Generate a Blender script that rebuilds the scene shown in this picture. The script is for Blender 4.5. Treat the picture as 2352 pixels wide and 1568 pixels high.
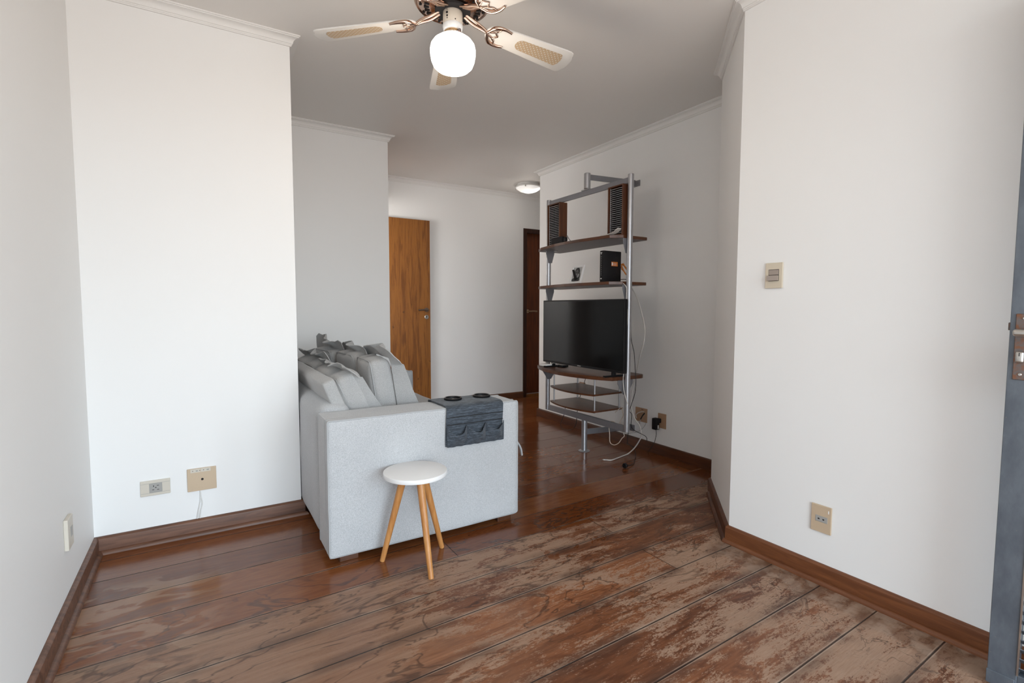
import bpy, bmesh, math, random
from mathutils import Vector, Matrix, noise
for o in list(bpy.data.objects): bpy.data.objects.remove(o)
SC = bpy.context.scene
COL = SC.collection
PI = math.pi

# ------------------------------------------------------------------ camera
CAMH = 1.155
yaw, pitch, roll, fpx = math.radians(31.756), math.radians(3.759), math.radians(0.127), 1152.35
fw = Vector((math.sin(yaw)*math.cos(pitch), math.cos(yaw)*math.cos(pitch), -math.sin(pitch)))
rt = Vector((math.cos(yaw), -math.sin(yaw), 0)); up = rt.cross(fw)
r2 = rt*math.cos(roll)+up*math.sin(roll); u2 = -rt*math.sin(roll)+up*math.cos(roll)
cam = bpy.data.cameras.new('camera'); camo = bpy.data.objects.new('camera', cam); COL.objects.link(camo)
cam.sensor_width = 36; cam.lens = 36*fpx/2352; cam.clip_start = .02
m = Matrix.Identity(4)
for i in range(3):
    m[i][0] = r2[i]; m[i][1] = u2[i]; m[i][2] = -fw[i]
m.translation = (0, 0, CAMH)
camo.matrix_world = m
SC.camera = camo
# ------------------------------------------------------------------ world daylight
W = bpy.data.worlds.new('sky'); SC.world = W; W.use_nodes = True
wn = W.node_tree.nodes; wl = W.node_tree.links; wn.clear()
wo = wn.new('ShaderNodeOutputWorld'); bg = wn.new('ShaderNodeBackground'); tc = wn.new('ShaderNodeTexCoord')
sx = wn.new('ShaderNodeSeparateXYZ'); rp = wn.new('ShaderNodeValToRGB')
wl.new(tc.outputs['Generated'], sx.inputs[0]); wl.new(sx.outputs['Z'], rp.inputs[0])
# balcony floor and ground below the horizon, overcast sky above
mr = wn.new('ShaderNodeMapRange'); mr.inputs['From Min'].default_value = -1; mr.inputs['From Max'].default_value = 1
wl.new(sx.outputs['Z'], mr.inputs['Value']); wl.new(mr.outputs[0], rp.inputs[0])
cr = rp.color_ramp
cr.elements[0].position = .0; cr.elements[0].color = (.36, .34, .32, 1)
cr.elements[1].position = 1; cr.elements[1].color = (.60, .80, 1.0, 1)
e = cr.elements.new(.49); e.color = (.44, .43, .42, 1)
e = cr.elements.new(.52); e.color = (.78, .91, 1.0, 1)
wl.new(rp.outputs[0], bg.inputs[0])
# the sky is brighter towards one side of the balcony
dp = wn.new('ShaderNodeVectorMath'); dp.operation = 'DOT_PRODUCT'; dp.inputs[1].default_value = (.80, -.60, 0)
wl.new(tc.outputs['Generated'], dp.inputs[0])
mb = wn.new('ShaderNodeMapRange'); mb.inputs['From Min'].default_value = -.6; mb.inputs['From Max'].default_value = 1
mb.inputs['To Min'].default_value = 7.6; mb.inputs['To Max'].default_value = 11.0
wl.new(dp.outputs['Value'], mb.inputs['Value']); wl.new(mb.outputs[0], bg.inputs[1])
wl.new(bg.outputs[0], wo.inputs[0])
def area(name, loc, rot, sx_, sy_, energy=0, portal=False, color=(1, 1, 1)):
    l = bpy.data.lights.new(name, 'AREA'); l.shape = 'RECTANGLE'; l.size = sx_; l.size_y = sy_
    l.energy = energy; l.color = color
    o = bpy.data.objects.new(name, l); COL.objects.link(o); o.location = loc; o.rotation_euler = rot
    if portal: l.cycles.is_portal = True
    return o
OPX0, OPX1, OPZ = -0.40, 1.95, 2.3
OPY0, OPY1 = -1.45, -.42      # balcony door opening in the right-hand wall, behind the grey leaf
area('window_portal', ((OPX0+OPX1)/2, -1.91, OPZ/2), (PI/2, 0, 0), OPX1-OPX0, OPZ, portal=True)
area('balcony_portal', (2.212, (OPY0+OPY1)/2, OPZ/2), (PI/2, 0, -PI/2*3), OPY1-OPY0, OPZ, portal=True)
# ------------------------------------------------------------------ view
SC.view_settings.view_transform = 'Standard'; SC.view_settings.look = 'None'
SC.view_settings.gamma = 1; SC.view_settings.use_curve_mapping = False
SC.view_settings.exposure = 0.05

# ================================================================== helpers
class N:
    """tiny node builder"""
    def __init__(s, name):
        s.m = bpy.data.materials.new(name); s.m.use_nodes = True
        s.t = s.m.node_tree; s.t.nodes.clear()
        s.out = s.t.nodes.new('ShaderNodeOutputMaterial')
        s.b = s.t.nodes.new('ShaderNodeBsdfPrincipled'); s.t.links.new(s.b.outputs[0], s.out.inputs[0])
    def put(s, sock, v):
        if isinstance(v, bpy.types.NodeSocket): s.t.links.new(v, sock)
        elif v is not None:
            if hasattr(sock, 'default_value'):
                dv = sock.default_value
                if hasattr(dv, '__len__') and isinstance(v, (int, float)): v = (v,)*len(dv)
                if hasattr(dv, '__len__') and len(dv) == 4 and len(v) == 3: v = tuple(v)+(1,)
                sock.default_value = v
    def node(s, t, props=None, **ins):
        n = s.t.nodes.new(t)
        for k, v in (props or {}).items(): setattr(n, k, v)
        for k, v in ins.items():
            key = int(k[1:]) if k[0] == 'i' and k[1:].isdigit() else k.replace('_', ' ')
            s.put(n.inputs[key], v)
        return n
    def math(s, op, a, b=None, c=None, clamp=False):
        n = s.node('ShaderNodeMath', {'operation': op, 'use_clamp': clamp}, i0=a)
        if b is not None: s.put(n.inputs[1], b)
        if c is not None: s.put(n.inputs[2], c)
        return n.outputs[0]
    def sstep(s, v, a, b):
        n = s.node('ShaderNodeMapRange', {'interpolation_type': 'SMOOTHSTEP'}, Value=v)
        n.inputs['From Min'].default_value = a; n.inputs['From Max'].default_value = b
        return n.outputs[0]
    def mix(s, f, a, b, blend='MIX'):
        n = s.node('ShaderNodeMix', {'data_type': 'RGBA', 'blend_type': blend})
        s.put(n.inputs[0], f); s.put(n.inputs[6], a); s.put(n.inputs[7], b)
        return n.outputs[2]
    def noise(s, vec, scale, detail=4, rough=.5, dist=0, w=None):
        n = s.node('ShaderNodeTexNoise', None, Vector=vec, Scale=scale, Detail=detail, Roughness=rough, Distortion=dist)
        return n.outputs[0]
    def vec(s, x, y, z):
        return s.node('ShaderNodeCombineXYZ', None, i0=x, i1=y, i2=z).outputs[0]
    def obj(s):
        return s.node('ShaderNodeTexCoord').outputs['Object']
    def sep(s, v):
        return s.node('ShaderNodeSeparateXYZ', None, i0=v).outputs
    def mapv(s, v, scale, loc=(0, 0, 0), rot=(0, 0, 0)):
        return s.node('ShaderNodeMapping', None, Vector=v, Scale=scale, Location=loc, Rotation=rot).outputs[0]
    def bump(s, h, strength=.3, dist=.01):
        n = s.node('ShaderNodeBump', None, Height=h, Strength=strength, Distance=dist)
        s.t.links.new(n.outputs[0], s.b.inputs['Normal']); return n
    def set(s, **kw):
        for k, v in kw.items(): s.put(s.b.inputs[k.replace('_', ' ')], v)
        return s

def simple(name, col, rough=.5, metal=0, noise_amt=.06, nscale=30, bump=0, **kw):
    n = N(name); v = n.obj(); t = n.noise(v, nscale, 3)
    c1 = tuple(c*(1-noise_amt) for c in col); c2 = tuple(min(1, c*(1+noise_amt)) for c in col)
    n.set(Base_Color=n.mix(t, c1, c2), Roughness=rough, Metallic=metal, **kw)
    if bump: n.bump(n.noise(v, nscale*6, 3), bump, .002)
    return n.m

def wood(name, c1, c2, axis='x', rough=.35, scale=1.0, coat=0, pores=.25):
    n = N(name); v = n.obj()
    sc = {'x': (1.2, 14, 14), 'y': (14, 1.2, 14), 'z': (14, 14, 1.2)}[axis]
    mv = n.mapv(v, tuple(a*scale for a in sc))
    a = n.noise(mv, 2.0, 6, .6, 1.2)
    b = n.noise(n.mapv(v, tuple(x*6*scale for x in sc)), 3, 4, .6)
    f = n.math('ADD', n.math('MULTIPLY', n.sstep(a, .3, .7), 1-pores), n.math('MULTIPLY', b, pores), clamp=True)
    n.set(Base_Color=n.mix(f, c1, c2), Roughness=rough, Coat_Weight=coat, Coat_Roughness=.12)
    n.bump(b, .08, .002)
    return n.m

MAT = {}
def mats():
    # wall paint
    for nm, c in (('wall_paint', (.855, .848, .836)), ('ceiling_paint', (.80, .775, .745)), ('cornice_paint', (.80, .785, .765))):
        n = N(nm); v = n.obj()
        t = n.noise(v, 1.4, 3); t2 = n.noise(v, 60, 3)
        n.set(Base_Color=n.mix(t, tuple(x*.985 for x in c), tuple(min(1, x*1.01) for x in c)), Roughness=.55)
        h = n.math('ADD', n.math('MULTIPLY', n.noise(v, 3, 2), 1.0), n.math('MULTIPLY', t2, .08))
        n.bump(h, .12, .01)
        MAT[nm] = n.m
    # ---------------- floor
    n = N('worn_plank_floor'); v = n.obj(); X, Y, Z = n.sep(v)[:3]
    yp = n.math('SUBTRACT', Y, n.math('MULTIPLY', X, .021))
    k = n.math('DIVIDE', n.math('SUBTRACT', yp, 2.041), .208)
    idx = n.math('FLOOR', k); fr = n.math('SUBTRACT', k, idx)
    dse = n.math('MULTIPLY', n.math('MINIMUM', fr, n.math('SUBTRACT', 1, fr)), .208)
    rnd = n.node('ShaderNodeTexWhiteNoise', {'noise_dimensions': '1D'}, W=n.math('ADD', idx, .37)).outputs['Value']
    # butt joints
    seamj = None; jidx = None
    for row, xj in ((-3, 1.767), (0, .985), (2, 2.52), (-1, 1.775), (3, 1.55), (1, 2.95), (-5, .35), (4, 2.3), (-2, -.9), (6, 2.7), (7, 1.9), (9, 3.0)):
        same = n.math('COMPARE', idx, row, .5)
        side_ = n.math('MULTIPLY', same, n.math('GREATER_THAN', X, xj))
        near_ = n.math('MULTIPLY', same, n.math('SUBTRACT', 1, n.sstep(n.math('ABSOLUTE', n.math('SUBTRACT', X, xj)), .0006, .0024)))
        jidx = side_ if jidx is None else n.math('ADD', jidx, side_)
        seamj = near_ if seamj is None else n.math('MAXIMUM', seamj, near_)
    rnd2 = n.node('ShaderNodeTexWhiteNoise', {'noise_dimensions': '2D'}, Vector=n.vec(idx, jidx, 0)).outputs['Value']
    rnd3 = n.node('ShaderNodeTexWhiteNoise', {'noise_dimensions': '2D'}, Vector=n.vec(n.math('ADD', idx, 31.3), jidx, 0)).outputs['Value']
    wob = n.math('MULTIPLY', n.math('SUBTRACT', n.noise(v, 9, 4), .5), .006)
    dseam = n.math('ADD', dse, wob)
    seam = n.math('SUBTRACT', 1, n.sstep(n.math('ADD', dse, n.math('MULTIPLY', wob, .3)), .0009, .0034))
    line = n.math('MAXIMUM', seam, seamj)
    off = n.math('MULTIPLY', rnd2, 37.0)
    gv = n.vec(n.math('ADD', X, off), n.math('MULTIPLY', yp, 1.0), n.math('MULTIPLY', rnd3, 11))
    # cathedral figure: contour lines of a stretched noise
    fig = n.noise(n.mapv(gv, (.75, 3.6, 1)), 1.5, 1.5, .45, .35)
    rr = n.math('MULTIPLY_ADD', n.noise(n.mapv(gv, (5, 30, 1)), 2, 3), .10, n.math('MULTIPLY', fig, 1.0))
    rings = n.math('MULTIPLY_ADD', n.math('SINE', n.math('MULTIPLY', rr, 130)), .5, .5)
    ringb = n.math('MULTIPLY_ADD', n.math('SINE', n.math('MULTIPLY', rr, 37)), .5, .5)
    fine = n.noise(n.mapv(gv, (3, 60, 1)), 1.5, 5, .65)
    fine2 = n.noise(n.mapv(gv, (14, 160, 1)), 1.5, 4, .6)
    grain = n.math('ADD', n.math('ADD', n.math('MULTIPLY', rings, .36), n.math('MULTIPLY', ringb, .26)), n.math('MULTIPLY', n.sstep(fine, .3, .7), .38), clamp=True)
    # varnished wood
    v1 = n.mix(rnd2, (.095, .024, .006), (.150, .044, .012)); v2 = n.mix(rnd2, (.150, .044, .012), (.230, .080, .026))
    varn = n.mix(grain, v1, v2)
    # worn wood: red-brown with a grey bloom of fine scratches
    w1 = n.mix(rnd2, (.062, .019, .008), (.145, .047, .018)); w2 = n.mix(rnd2, (.165, .058, .024), (.310, .122, .052))
    wornb = n.mix(grain, w1, w2)
    bl = n.noise(n.mapv(v, (1.5, 3.4, 1)), 2.6, 6, .60, .4)
    blm_ = n.noise(n.mapv(v, (1.0, 2.8, 1)), 13, 6, .72, .6)
    bl2 = n.noise(n.mapv(v, (1, 2.3, 1)), 64, 5, .78, .9)
    blo = n.math('ADD', n.math('ADD', n.math('MULTIPLY', bl, .40), n.math('MULTIPLY', blm_, .32)), n.math('MULTIPLY', bl2, .46))
    nearx = n.math('MULTIPLY', n.sstep(X, 1.0, 2.1), .050)
    rowy = n.math('MULTIPLY', n.math('MULTIPLY', n.sstep(yp, 1.45, 1.62), n.math('SUBTRACT', 1, n.sstep(X, 1.15, 1.7))), .055)
    rowy = n.math('SUBTRACT', rowy, n.math('MULTIPLY', n.math('MULTIPLY', n.sstep(yp, 1.45, 1.62), n.sstep(X, 1.3, 1.8)), .085))
    blo = n.math('ADD', n.math('ADD', blo, nearx), rowy)
    blo = n.math('ADD', blo, n.math('MULTIPLY', n.math('SUBTRACT', rnd3, .5), .10))
    blo = n.math('ADD', blo, n.math('MULTIPLY', n.math('SUBTRACT', fine, .5), .14))
    blo = n.math('ADD', blo, n.math('MULTIPLY', n.math('SUBTRACT', ringb, .5), .07))
    short = n.math('MULTIPLY', n.math('COMPARE', idx, -3, .5), n.math('SUBTRACT', n.math('MULTIPLY', jidx, .14), .075))
    blo = n.math('ADD', n.math('ADD', blo, short), n.math('MULTIPLY', n.sstep(X, 1.1, 1.8), .022))
    blm = n.sstep(blo, .580, .640)
    tan = n.mix(fine2, (.25, .145, .090), (.45, .310, .220))
    worn = n.mix(n.math('MULTIPLY', blm, .78), wornb, tan)
    # faded, smoother boards on the left
    fade = n.mix(n.sstep(n.noise(n.mapv(gv, (1.6, 30, 1)), 2, 4, .6), .2, .8), (.190, .096, .055), (.290, .168, .108))
    lm = n.math('SUBTRACT', 1, n.sstep(n.math('ADD', X, n.math('MULTIPLY', n.math('SUBTRACT', n.noise(v, 2.3, 4), .5), .9)), .45, 1.0))
    worn = n.mix(n.math('MULTIPLY', lm, .85), worn, fade)
    # where varnish survives
    ynear = n.math('ADD', yp, n.math('MULTIPLY', n.math('SUBTRACT', n.noise(n.mapv(v, (.8, 1.6, 1)), 2.4, 5, .6, .6), .5), n.math('MULTIPLY_ADD', n.sstep(X, 1.2, 2.0), .5, .06)))
    vm = n.sstep(ynear, 2.02, 2.055)
    isl = n.math('MULTIPLY', n.math('MULTIPLY', n.sstep(n.noise(n.mapv(v, (1.5, 2.2, 1)), 3.1, 6, .6, .4), .60, .64), n.sstep(yp, 1.35, 1.75)), n.sstep(X, .5, .8))
    vm = n.math('MAXIMUM', vm, n.math('MULTIPLY', isl, .8))
    col = n.mix(vm, worn, varn)
    # pale bruises and dark smears in the left-hand corner
    cor = n.math('MULTIPLY', n.math('SUBTRACT', 1, n.sstep(X, -.15, .10)), n.math('SUBTRACT', 1, n.sstep(yp, 2.50, 2.64)))
    cn = n.noise(n.mapv(v, (2.2, 5, 1)), 1.7, 4, .55, 1.2)
    col = n.mix(n.math('MULTIPLY', n.math('MULTIPLY', n.sstep(cn, .50, .56), cor), .5), col, (.34, .225, .150))
    col = n.mix(n.math('MULTIPLY', n.math('MULTIPLY', n.math('SUBTRACT', 1, n.sstep(cn, .38, .45)), cor), .38), col, (.070, .046, .038))
    # dark water tide lines
    tn = n.noise(n.mapv(v, (1.0, 2.6, 1)), 1.9, 4, .62, .7)
    tide = n.math('SUBTRACT', 1, n.sstep(n.math('ABSOLUTE', n.math('SUBTRACT', tn, .5)), .0, .020))
    tband = n.math('MULTIPLY', n.sstep(yp, 1.1, 1.5), n.math('SUBTRACT', 1, n.sstep(yp, 2.1, 2.35)))
    tn2 = n.noise(n.mapv(v, (1, 1, 1), (7.3, 2, 0)), 7.5, 3, .6, .8)
    tide2 = n.math('SUBTRACT', 1, n.sstep(n.math('ABSOLUTE', n.math('SUBTRACT', tn2, .52)), .0, .016))
    near_w = n.sstep(X, 1.70, 2.0)
    td = n.math('MAXIMUM', n.math('MULTIPLY', tide, tband), n.math('MULTIPLY', tide2, n.math('MULTIPLY', near_w, n.math('SUBTRACT', 1, n.sstep(yp, 1.6, 2)))))
    col = n.mix(n.math('MULTIPLY', td, .62), col, (.035, .016, .010))
    # paler halo + dirt beside the seams on the worn rows
    halo = n.math('MULTIPLY', n.math('SUBTRACT', 1, n.sstep(dseam, .004, .022)), n.math('SUBTRACT', 1, vm))
    hs = n.sstep(n.noise(n.mapv(v, (1.5, 1, 1), (3, 5, 0)), 2.2, 4), .42, .58)
    col = n.mix(n.math('MULTIPLY', n.math('MULTIPLY', halo, .55), hs), col, (.30, .20, .14))
    hd = n.math('MULTIPLY', n.math('MULTIPLY', n.math('SUBTRACT', 1, n.sstep(dseam, .01, .05)), n.math('SUBTRACT', 1, hs)), n.math('SUBTRACT', 1, vm))
    col = n.mix(n.math('MULTIPLY', hd, .55), col, (.060, .030, .020))
    # brown stained strip against the right-hand baseboard
    stp = n.math('MULTIPLY', n.sstep(n.math('ADD', X, n.math('MULTIPLY', n.math('SUBTRACT', n.noise(n.mapv(v, (1, 1, 1)), 7, 3), .5), .10)), 2.02, 2.06), n.math('SUBTRACT', 1, n.sstep(yp, 1.45, 1.5)))
    col = n.mix(n.math('MULTIPLY', stp, .6), col, n.mix(n.sstep(n.noise(v, 16, 3), .4, .6), (.13, .062, .034), (.27, .19, .14)))
    col = n.mix(n.math('MULTIPLY', line, .9), col, (.014, .009, .007))
    # thin pale crack lines in the seams
    pale = n.math('MULTIPLY', n.math('SUBTRACT', 1, n.sstep(n.math('ABSOLUTE', n.math('SUBTRACT', dse, .0050)), 0, .0024)), n.sstep(n.noise(n.mapv(v, (1, 1, 1), (1, 9, 0)), 2.7, 4), .46, .54))
    pale = n.math('MULTIPLY', pale, n.math('SUBTRACT', 1, n.sstep(yp, 2.6, 2.7)))
    col = n.mix(n.math('MULTIPLY', pale, .6), col, (.42, .32, .25))
    rv = n.math('MULTIPLY_ADD', n.noise(v, 5, 4), .12, .10)
    rw = n.math('MULTIPLY_ADD', blm, .12, .40)
    rf = n.math('MULTIPLY_ADD', n.noise(v, 4, 3), .12, .26)
    rw = n.mix(lm, rw, rf)
    rough = n.mix(vm, rw, rv)
    n.set(Base_Color=col, Roughness=rough)
    n.put(n.b.inputs['Specular IOR Level'], n.mix(vm, (.32,)*3, (.45,)*3))
    cup = n.math('MULTIPLY', n.math('POWER', n.math('ABSOLUTE', n.math('SUBTRACT', fr, .5)), 2), 1.0)
    tilt = n.math('MULTIPLY', n.math('MULTIPLY', n.math('SUBTRACT', rnd3, .5), fr), .25)
    h = n.math('ADD', n.math('MULTIPLY', n.math('ADD', cup, tilt), .0028), n.math('MULTIPLY', n.noise(v, 2.6, 2), .0022))
    h = n.math('SUBTRACT', h, n.math('MULTIPLY', line, .0018))
    h = n.math('ADD', h, n.math('MULTIPLY', n.math('MULTIPLY', fine, n.math('SUBTRACT', 1, vm)), .0007))
    n.bump(h, 1.0, 1.0)
    MAT['floor'] = n.m
    # ---------------- fabrics
    def fabric(nm, c1, c2, sc=420, b=.25, streak=(1, 1, 1)):
        n = N(nm); v = n.obj()
        w1 = n.noise(n.mapv(v, (sc*streak[0], sc*streak[1], sc*streak[2])), 1, 2, .6)
        w2 = n.noise(v, 260, 3, .7)
        w3 = n.noise(v, 4, 3)
        f = n.math('ADD', n.math('MULTIPLY', w1, .45), n.math('ADD', n.math('MULTIPLY', w2, .4), n.math('MULTIPLY', w3, .15)))
        n.set(Base_Color=n.mix(n.sstep(f, .35, .65), c1, c2), Roughness=.95, Sheen_Weight=.25, Sheen_Roughness=.5)
        n.put(n.b.inputs['Specular IOR Level'], .15)
        n.bump(n.math('ADD', w1, n.math('MULTIPLY', w2, .8)), b, .002)
        return n.m
    MAT['sofa'] = fabric('grey_linen', (.385, .39, .40), (.545, .55, .56), 300)
    MAT['cushion'] = fabric('grey_linen_cushion', (.34, .335, .33), (.48, .475, .47))
    MAT['piping'] = simple('seam_piping', (.40, .405, .41), .9)
    n = N('dark_slub_fabric'); v = n.obj()
    a = n.noise(n.mapv(v, (18, 40, 260)), 1, 4, .7)
    b = n.noise(n.mapv(v, (60, 200, 700)), 1, 2, .6)
    f = n.math('ADD', n.math('MULTIPLY', a, .65), n.math('MULTIPLY', b, .35))
    n.set(Base_Color=n.mix(n.sstep(f, .42, .68), (.022, .028, .038), (.105, .132, .165)), Roughness=.8, Sheen_Weight=.2)
    n.bump(f, .3, .001); MAT['slub'] = n.m
    # ---------------- woods
    MAT['base_wood'] = wood('baseboard_wood', (.050, .016, .006), (.13, .045, .017), 'x', .38)
    MAT['base_wood_y'] = wood('baseboard_wood_lengthwise', (.095, .028, .009), (.200, .068, .022), 'y', .42)
    MAT['base_dark'] = wood('dark_baseboard_wood', (.050, .014, .005), (.115, .036, .012), 'y', .36)
    MAT['base_worn'] = wood('worn_baseboard_wood', (.055, .020, .010), (.19, .085, .048), 'x', .45)
    MAT['shelf'] = wood('brown_laminate', (.055, .017, .006), (.125, .042, .015), 'y', .33)
    MAT['box_wood'] = wood('tower_veneer', (.050, .013, .004), (.135, .045, .014), 'z', .4)
    MAT['shelf_under'] = simple('grey_shelf_underside', (.16, .14, .14), .5)
    MAT['stool_wood'] = wood('pale_turned_wood', (.40, .155, .038), (.58, .28, .095), 'z', .42)
    # orange veneer door with darker streaks
    n = N('orange_veneer_door'); v = n.obj()
    a = n.noise(n.mapv(v, (16, 16, 1.1)), 1.6, 5, .65, .8)
    b = n.noise(n.mapv(v, (90, 90, 5)), 1.3, 4, .6)
    kn = n.noise(n.mapv(v, (9, 9, 7)), 2.4, 2)
    c = n.mix(n.sstep(n.math('ADD', n.math('MULTIPLY', a, .75), n.math('MULTIPLY', b, .25)), .38, .56), (.150, .047, .006), (.265, .098, .016))
    c = n.mix(n.math('MULTIPLY', n.sstep(kn, .73, .77), .7), c, (.07, .02, .006))
    n.set(Base_Color=c, Roughness=.4); n.bump(b, .05, .002); MAT['door_orange'] = n.m
    MAT['door_red'] = wood('red_brown_door', (.085, .016, .003), (.200, .048, .010), 'z', .3)
    MAT['frame_red'] = wood('dark_door_frame', (.022, .006, .003), (.055, .016, .007), 'z', .35)
    # ---------------- metals
    n = N('silver_paint'); v = n.obj()
    n.set(Base_Color=n.mix(n.noise(v, 40, 3), (.42, .42, .44), (.50, .50, .52)), Metallic=.75, Roughness=.34); MAT['silver'] = n.m
    MAT['silver_flat'] = simple('silver_flat_paint', (.27, .27, .29), .42, .55)
    MAT['steel'] = simple('brushed_steel', (.55, .53, .50), .3, .95)
    MAT['copper'] = simple('rose_copper', (.60, .43, .34), .16, 1.0, .10, 12)
    MAT['brass'] = simple('gallery_brass', (.62, .40, .20), .25, .9)
    MAT['dark_gap'] = simple('dark_recess', (.012, .010, .010), .8)
    n = N('blue_grey_enamel'); v = n.obj(); Zc = n.sep(v)[2]
    t = n.noise(n.mapv(v, (9, 9, 4)), 1.5, 6, .65)
    sp = n.sstep(n.noise(v, 130, 2), .72, .76)
    c = n.mix(n.sstep(t, .3, .7), (.085, .098, .118), (.135, .155, .180))
    c = n.mix(n.math('MULTIPLY', sp, .35), c, (.26, .20, .17))
    n.set(Base_Color=c, Roughness=.38, Metallic=.15); n.bump(t, .06, .003); MAT['enamel'] = n.m
    n = N('rusty_lock_plate'); v = n.obj(); t = n.noise(v, 60, 5, .7)
    n.set(Base_Color=n.mix(n.sstep(t, .4, .62), (.16, .14, .135), (.22, .10, .055)), Metallic=.5, Roughness=.55); MAT['rust'] = n.m
    # ---------------- plastics
    MAT['cream'] = simple('cream_plastic', (.63, .55, .43), .4, 0, .02)
    MAT['cream_dark'] = simple('aged_beige_plastic', (.56, .43, .30), .42, 0, .03, 14)
    MAT['cream_pale'] = simple('pale_ivory_plastic', (.62, .57, .49), .4, 0, .02)
    MAT['tan'] = simple('tan_plastic', (.40, .245, .15), .45, 0, .03, 12)
    MAT['grey_pl'] = simple('grey_plastic', (.36, .35, .33), .45, 0, .03)
    MAT['taupe'] = simple('taupe_rocker', (.34, .28, .24), .4, 0, .04)
    MAT['white_pl'] = simple('white_plastic', (.78, .77, .75), .35, 0, .02)
    MAT['white_paint'] = simple('white_lacquer', (.82, .81, .80), .33, 0, .01)
    MAT['black_pl'] = simple('black_plastic', (.008, .008, .009), .42, 0, .1)
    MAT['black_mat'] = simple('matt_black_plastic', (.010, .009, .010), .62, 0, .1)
    for q in ('black_pl', 'black_mat'): MAT[q].node_tree.nodes['Principled BSDF'].inputs['Specular IOR Level'].default_value = .25
    MAT['black_cable'] = simple('black_cable_rubber', (.018, .017, .017), .55)
    MAT['white_cable'] = simple('white_cable_rubber', (.62, .59, .55), .5)
    MAT['beige_cable'] = simple('beige_cable_rubber', (.58, .49, .41), .5)
    MAT['orange_cable'] = simple('orange_cable_rubber', (.62, .20, .03), .5)
    MAT['orange_label'] = simple('orange_label', (.55, .16, .02), .5)
    MAT['screen'] = simple('tv_glass', (.004, .004, .004), .13, 0, .05)
    MAT['screen'].node_tree.nodes['Principled BSDF'].inputs['Specular IOR Level'].default_value = .22
    MAT['bronze'] = simple('bronze_handle', (.20, .15, .12), .3, .85)
    MAT['old_brass'] = simple('old_brass_handle', (.55, .42, .28), .28, .9)
    MAT['fan_white'] = simple('fan_blade_white', (.70, .68, .65), .35, 0, .01)
    MAT['fan_cream'] = simple('fan_cream_enamel', (.66, .58, .48), .35, 0, .02)
    n = N('woven_cane'); v = n.obj(); X, Y, Z = n.sep(v)[:3]
    def grid(s):
        a = n.math('SINE', n.math('MULTIPLY', X, s)); b = n.math('SINE', n.math('MULTIPLY', Y, s))
        return n.math('MULTIPLY', a, b)
    g = n.sstep(grid(330), .35, .6)
    n.set(Base_Color=n.mix(g, (.46, .34, .22), (.58, .53, .46)), Roughness=.6); n.bump(g, .3, .002); MAT['cane'] = n.m
    for nm, st, c in (('globe_glow', 3.2, (1, .97, .93)), ('dome_glow', 2.6, (1, .97, .94))):
        n = N(nm); n.set(Base_Color=(.9, .9, .9), Roughness=.25)
        n.put(n.b.inputs['Emission Color'], c); n.b.inputs['Emission Strength'].default_value = st; MAT[nm] = n.m
    n = N('frosted_dome'); v = n.obj(); Xv, Yv, Zv = n.sep(v)[:3]
    n.set(Base_Color=(.86, .84, .80), Roughness=.3)
    n.put(n.b.inputs['Emission Color'], (1, .97, .94, 1))
    # bulb sits off-centre behind the frosted glass
    dd = n.math('ADD', n.math('POWER', n.math('SUBTRACT', Xv, .05), 2), n.math('POWER', n.math('ADD', Yv, .02), 2))
    st = n.math('MULTIPLY_ADD', n.math('SUBTRACT', 1, n.sstep(dd, .002, .012)), 2.2, .42)
    n.t.links.new(st, n.b.inputs['Emission Strength']); MAT['dome'] = n.m
    MAT['photo_paper'] = simple('photo_grey', (.42, .42, .42), .3, 0, .3, 60)
    MAT['photo_dark'] = simple('photo_dark', (.035, .035, .036), .3, 0, .4, 60)
    MAT['photo_skin'] = simple('photo_midtone', (.24, .24, .24), .3, 0, .25, 90)
    MAT['photo_light'] = simple('photo_light', (.60, .60, .60), .3, 0, .1, 60)
    MAT['glass_ring'] = simple('cup_ring_steel', (.35, .35, .36), .22, .9)
mats()

# ---------- object helpers
def mk(name, bm, mat, parent=None, recenter=True, smooth=False, origin=None):
    me = bpy.data.meshes.new(name)
    bmesh.ops.recalc_face_normals(bm, faces=bm.faces[:])
    if smooth is not False:
        ang = math.radians(smooth if smooth is not True else 40)
        for f in bm.faces: f.smooth = True
        for e in bm.edges:
            e.smooth = not (len(e.link_faces) == 2 and e.calc_face_angle(0) > ang)
    c = Vector((0, 0, 0))
    if origin is not None: c = Vector(origin)
    elif recenter and len(bm.verts):
        xs = [v.co for v in bm.verts]
        c = Vector(((min(p.x for p in xs)+max(p.x for p in xs))/2, (min(p.y for p in xs)+max(p.y for p in xs))/2, min(p.z for p in xs)))
    for v in bm.verts: v.co -= c
    bm.to_mesh(me); bm.free()
    ms = mat if isinstance(mat, (list, tuple)) else [mat]
    for q in ms: me.materials.append(MAT[q] if isinstance(q, str) else q)
    o = bpy.data.objects.new(name, me); COL.objects.link(o)
    wl_ = Vector(c)
    if parent is not None:
        o.parent = parent; wl_ = c - worldloc(parent)
    o.location = wl_
    return o
def worldloc(o):
    p = Vector(o.location)
    while o.parent: o = o.parent; p += o.location
    return p
def tag(o, label=None, cat=None, group=None, kind=None):
    if label: o['label'] = label
    if cat: o['category'] = cat
    if group: o['group'] = group
    if kind: o['kind'] = kind
    return o
def thing(name, loc, label, cat, group=None):
    o = bpy.data.objects.new(name, None); COL.objects.link(o); o.location = loc; o.empty_display_size = .05
    return tag(o, label, cat, group)
def B(): return bmesh.new()
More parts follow.
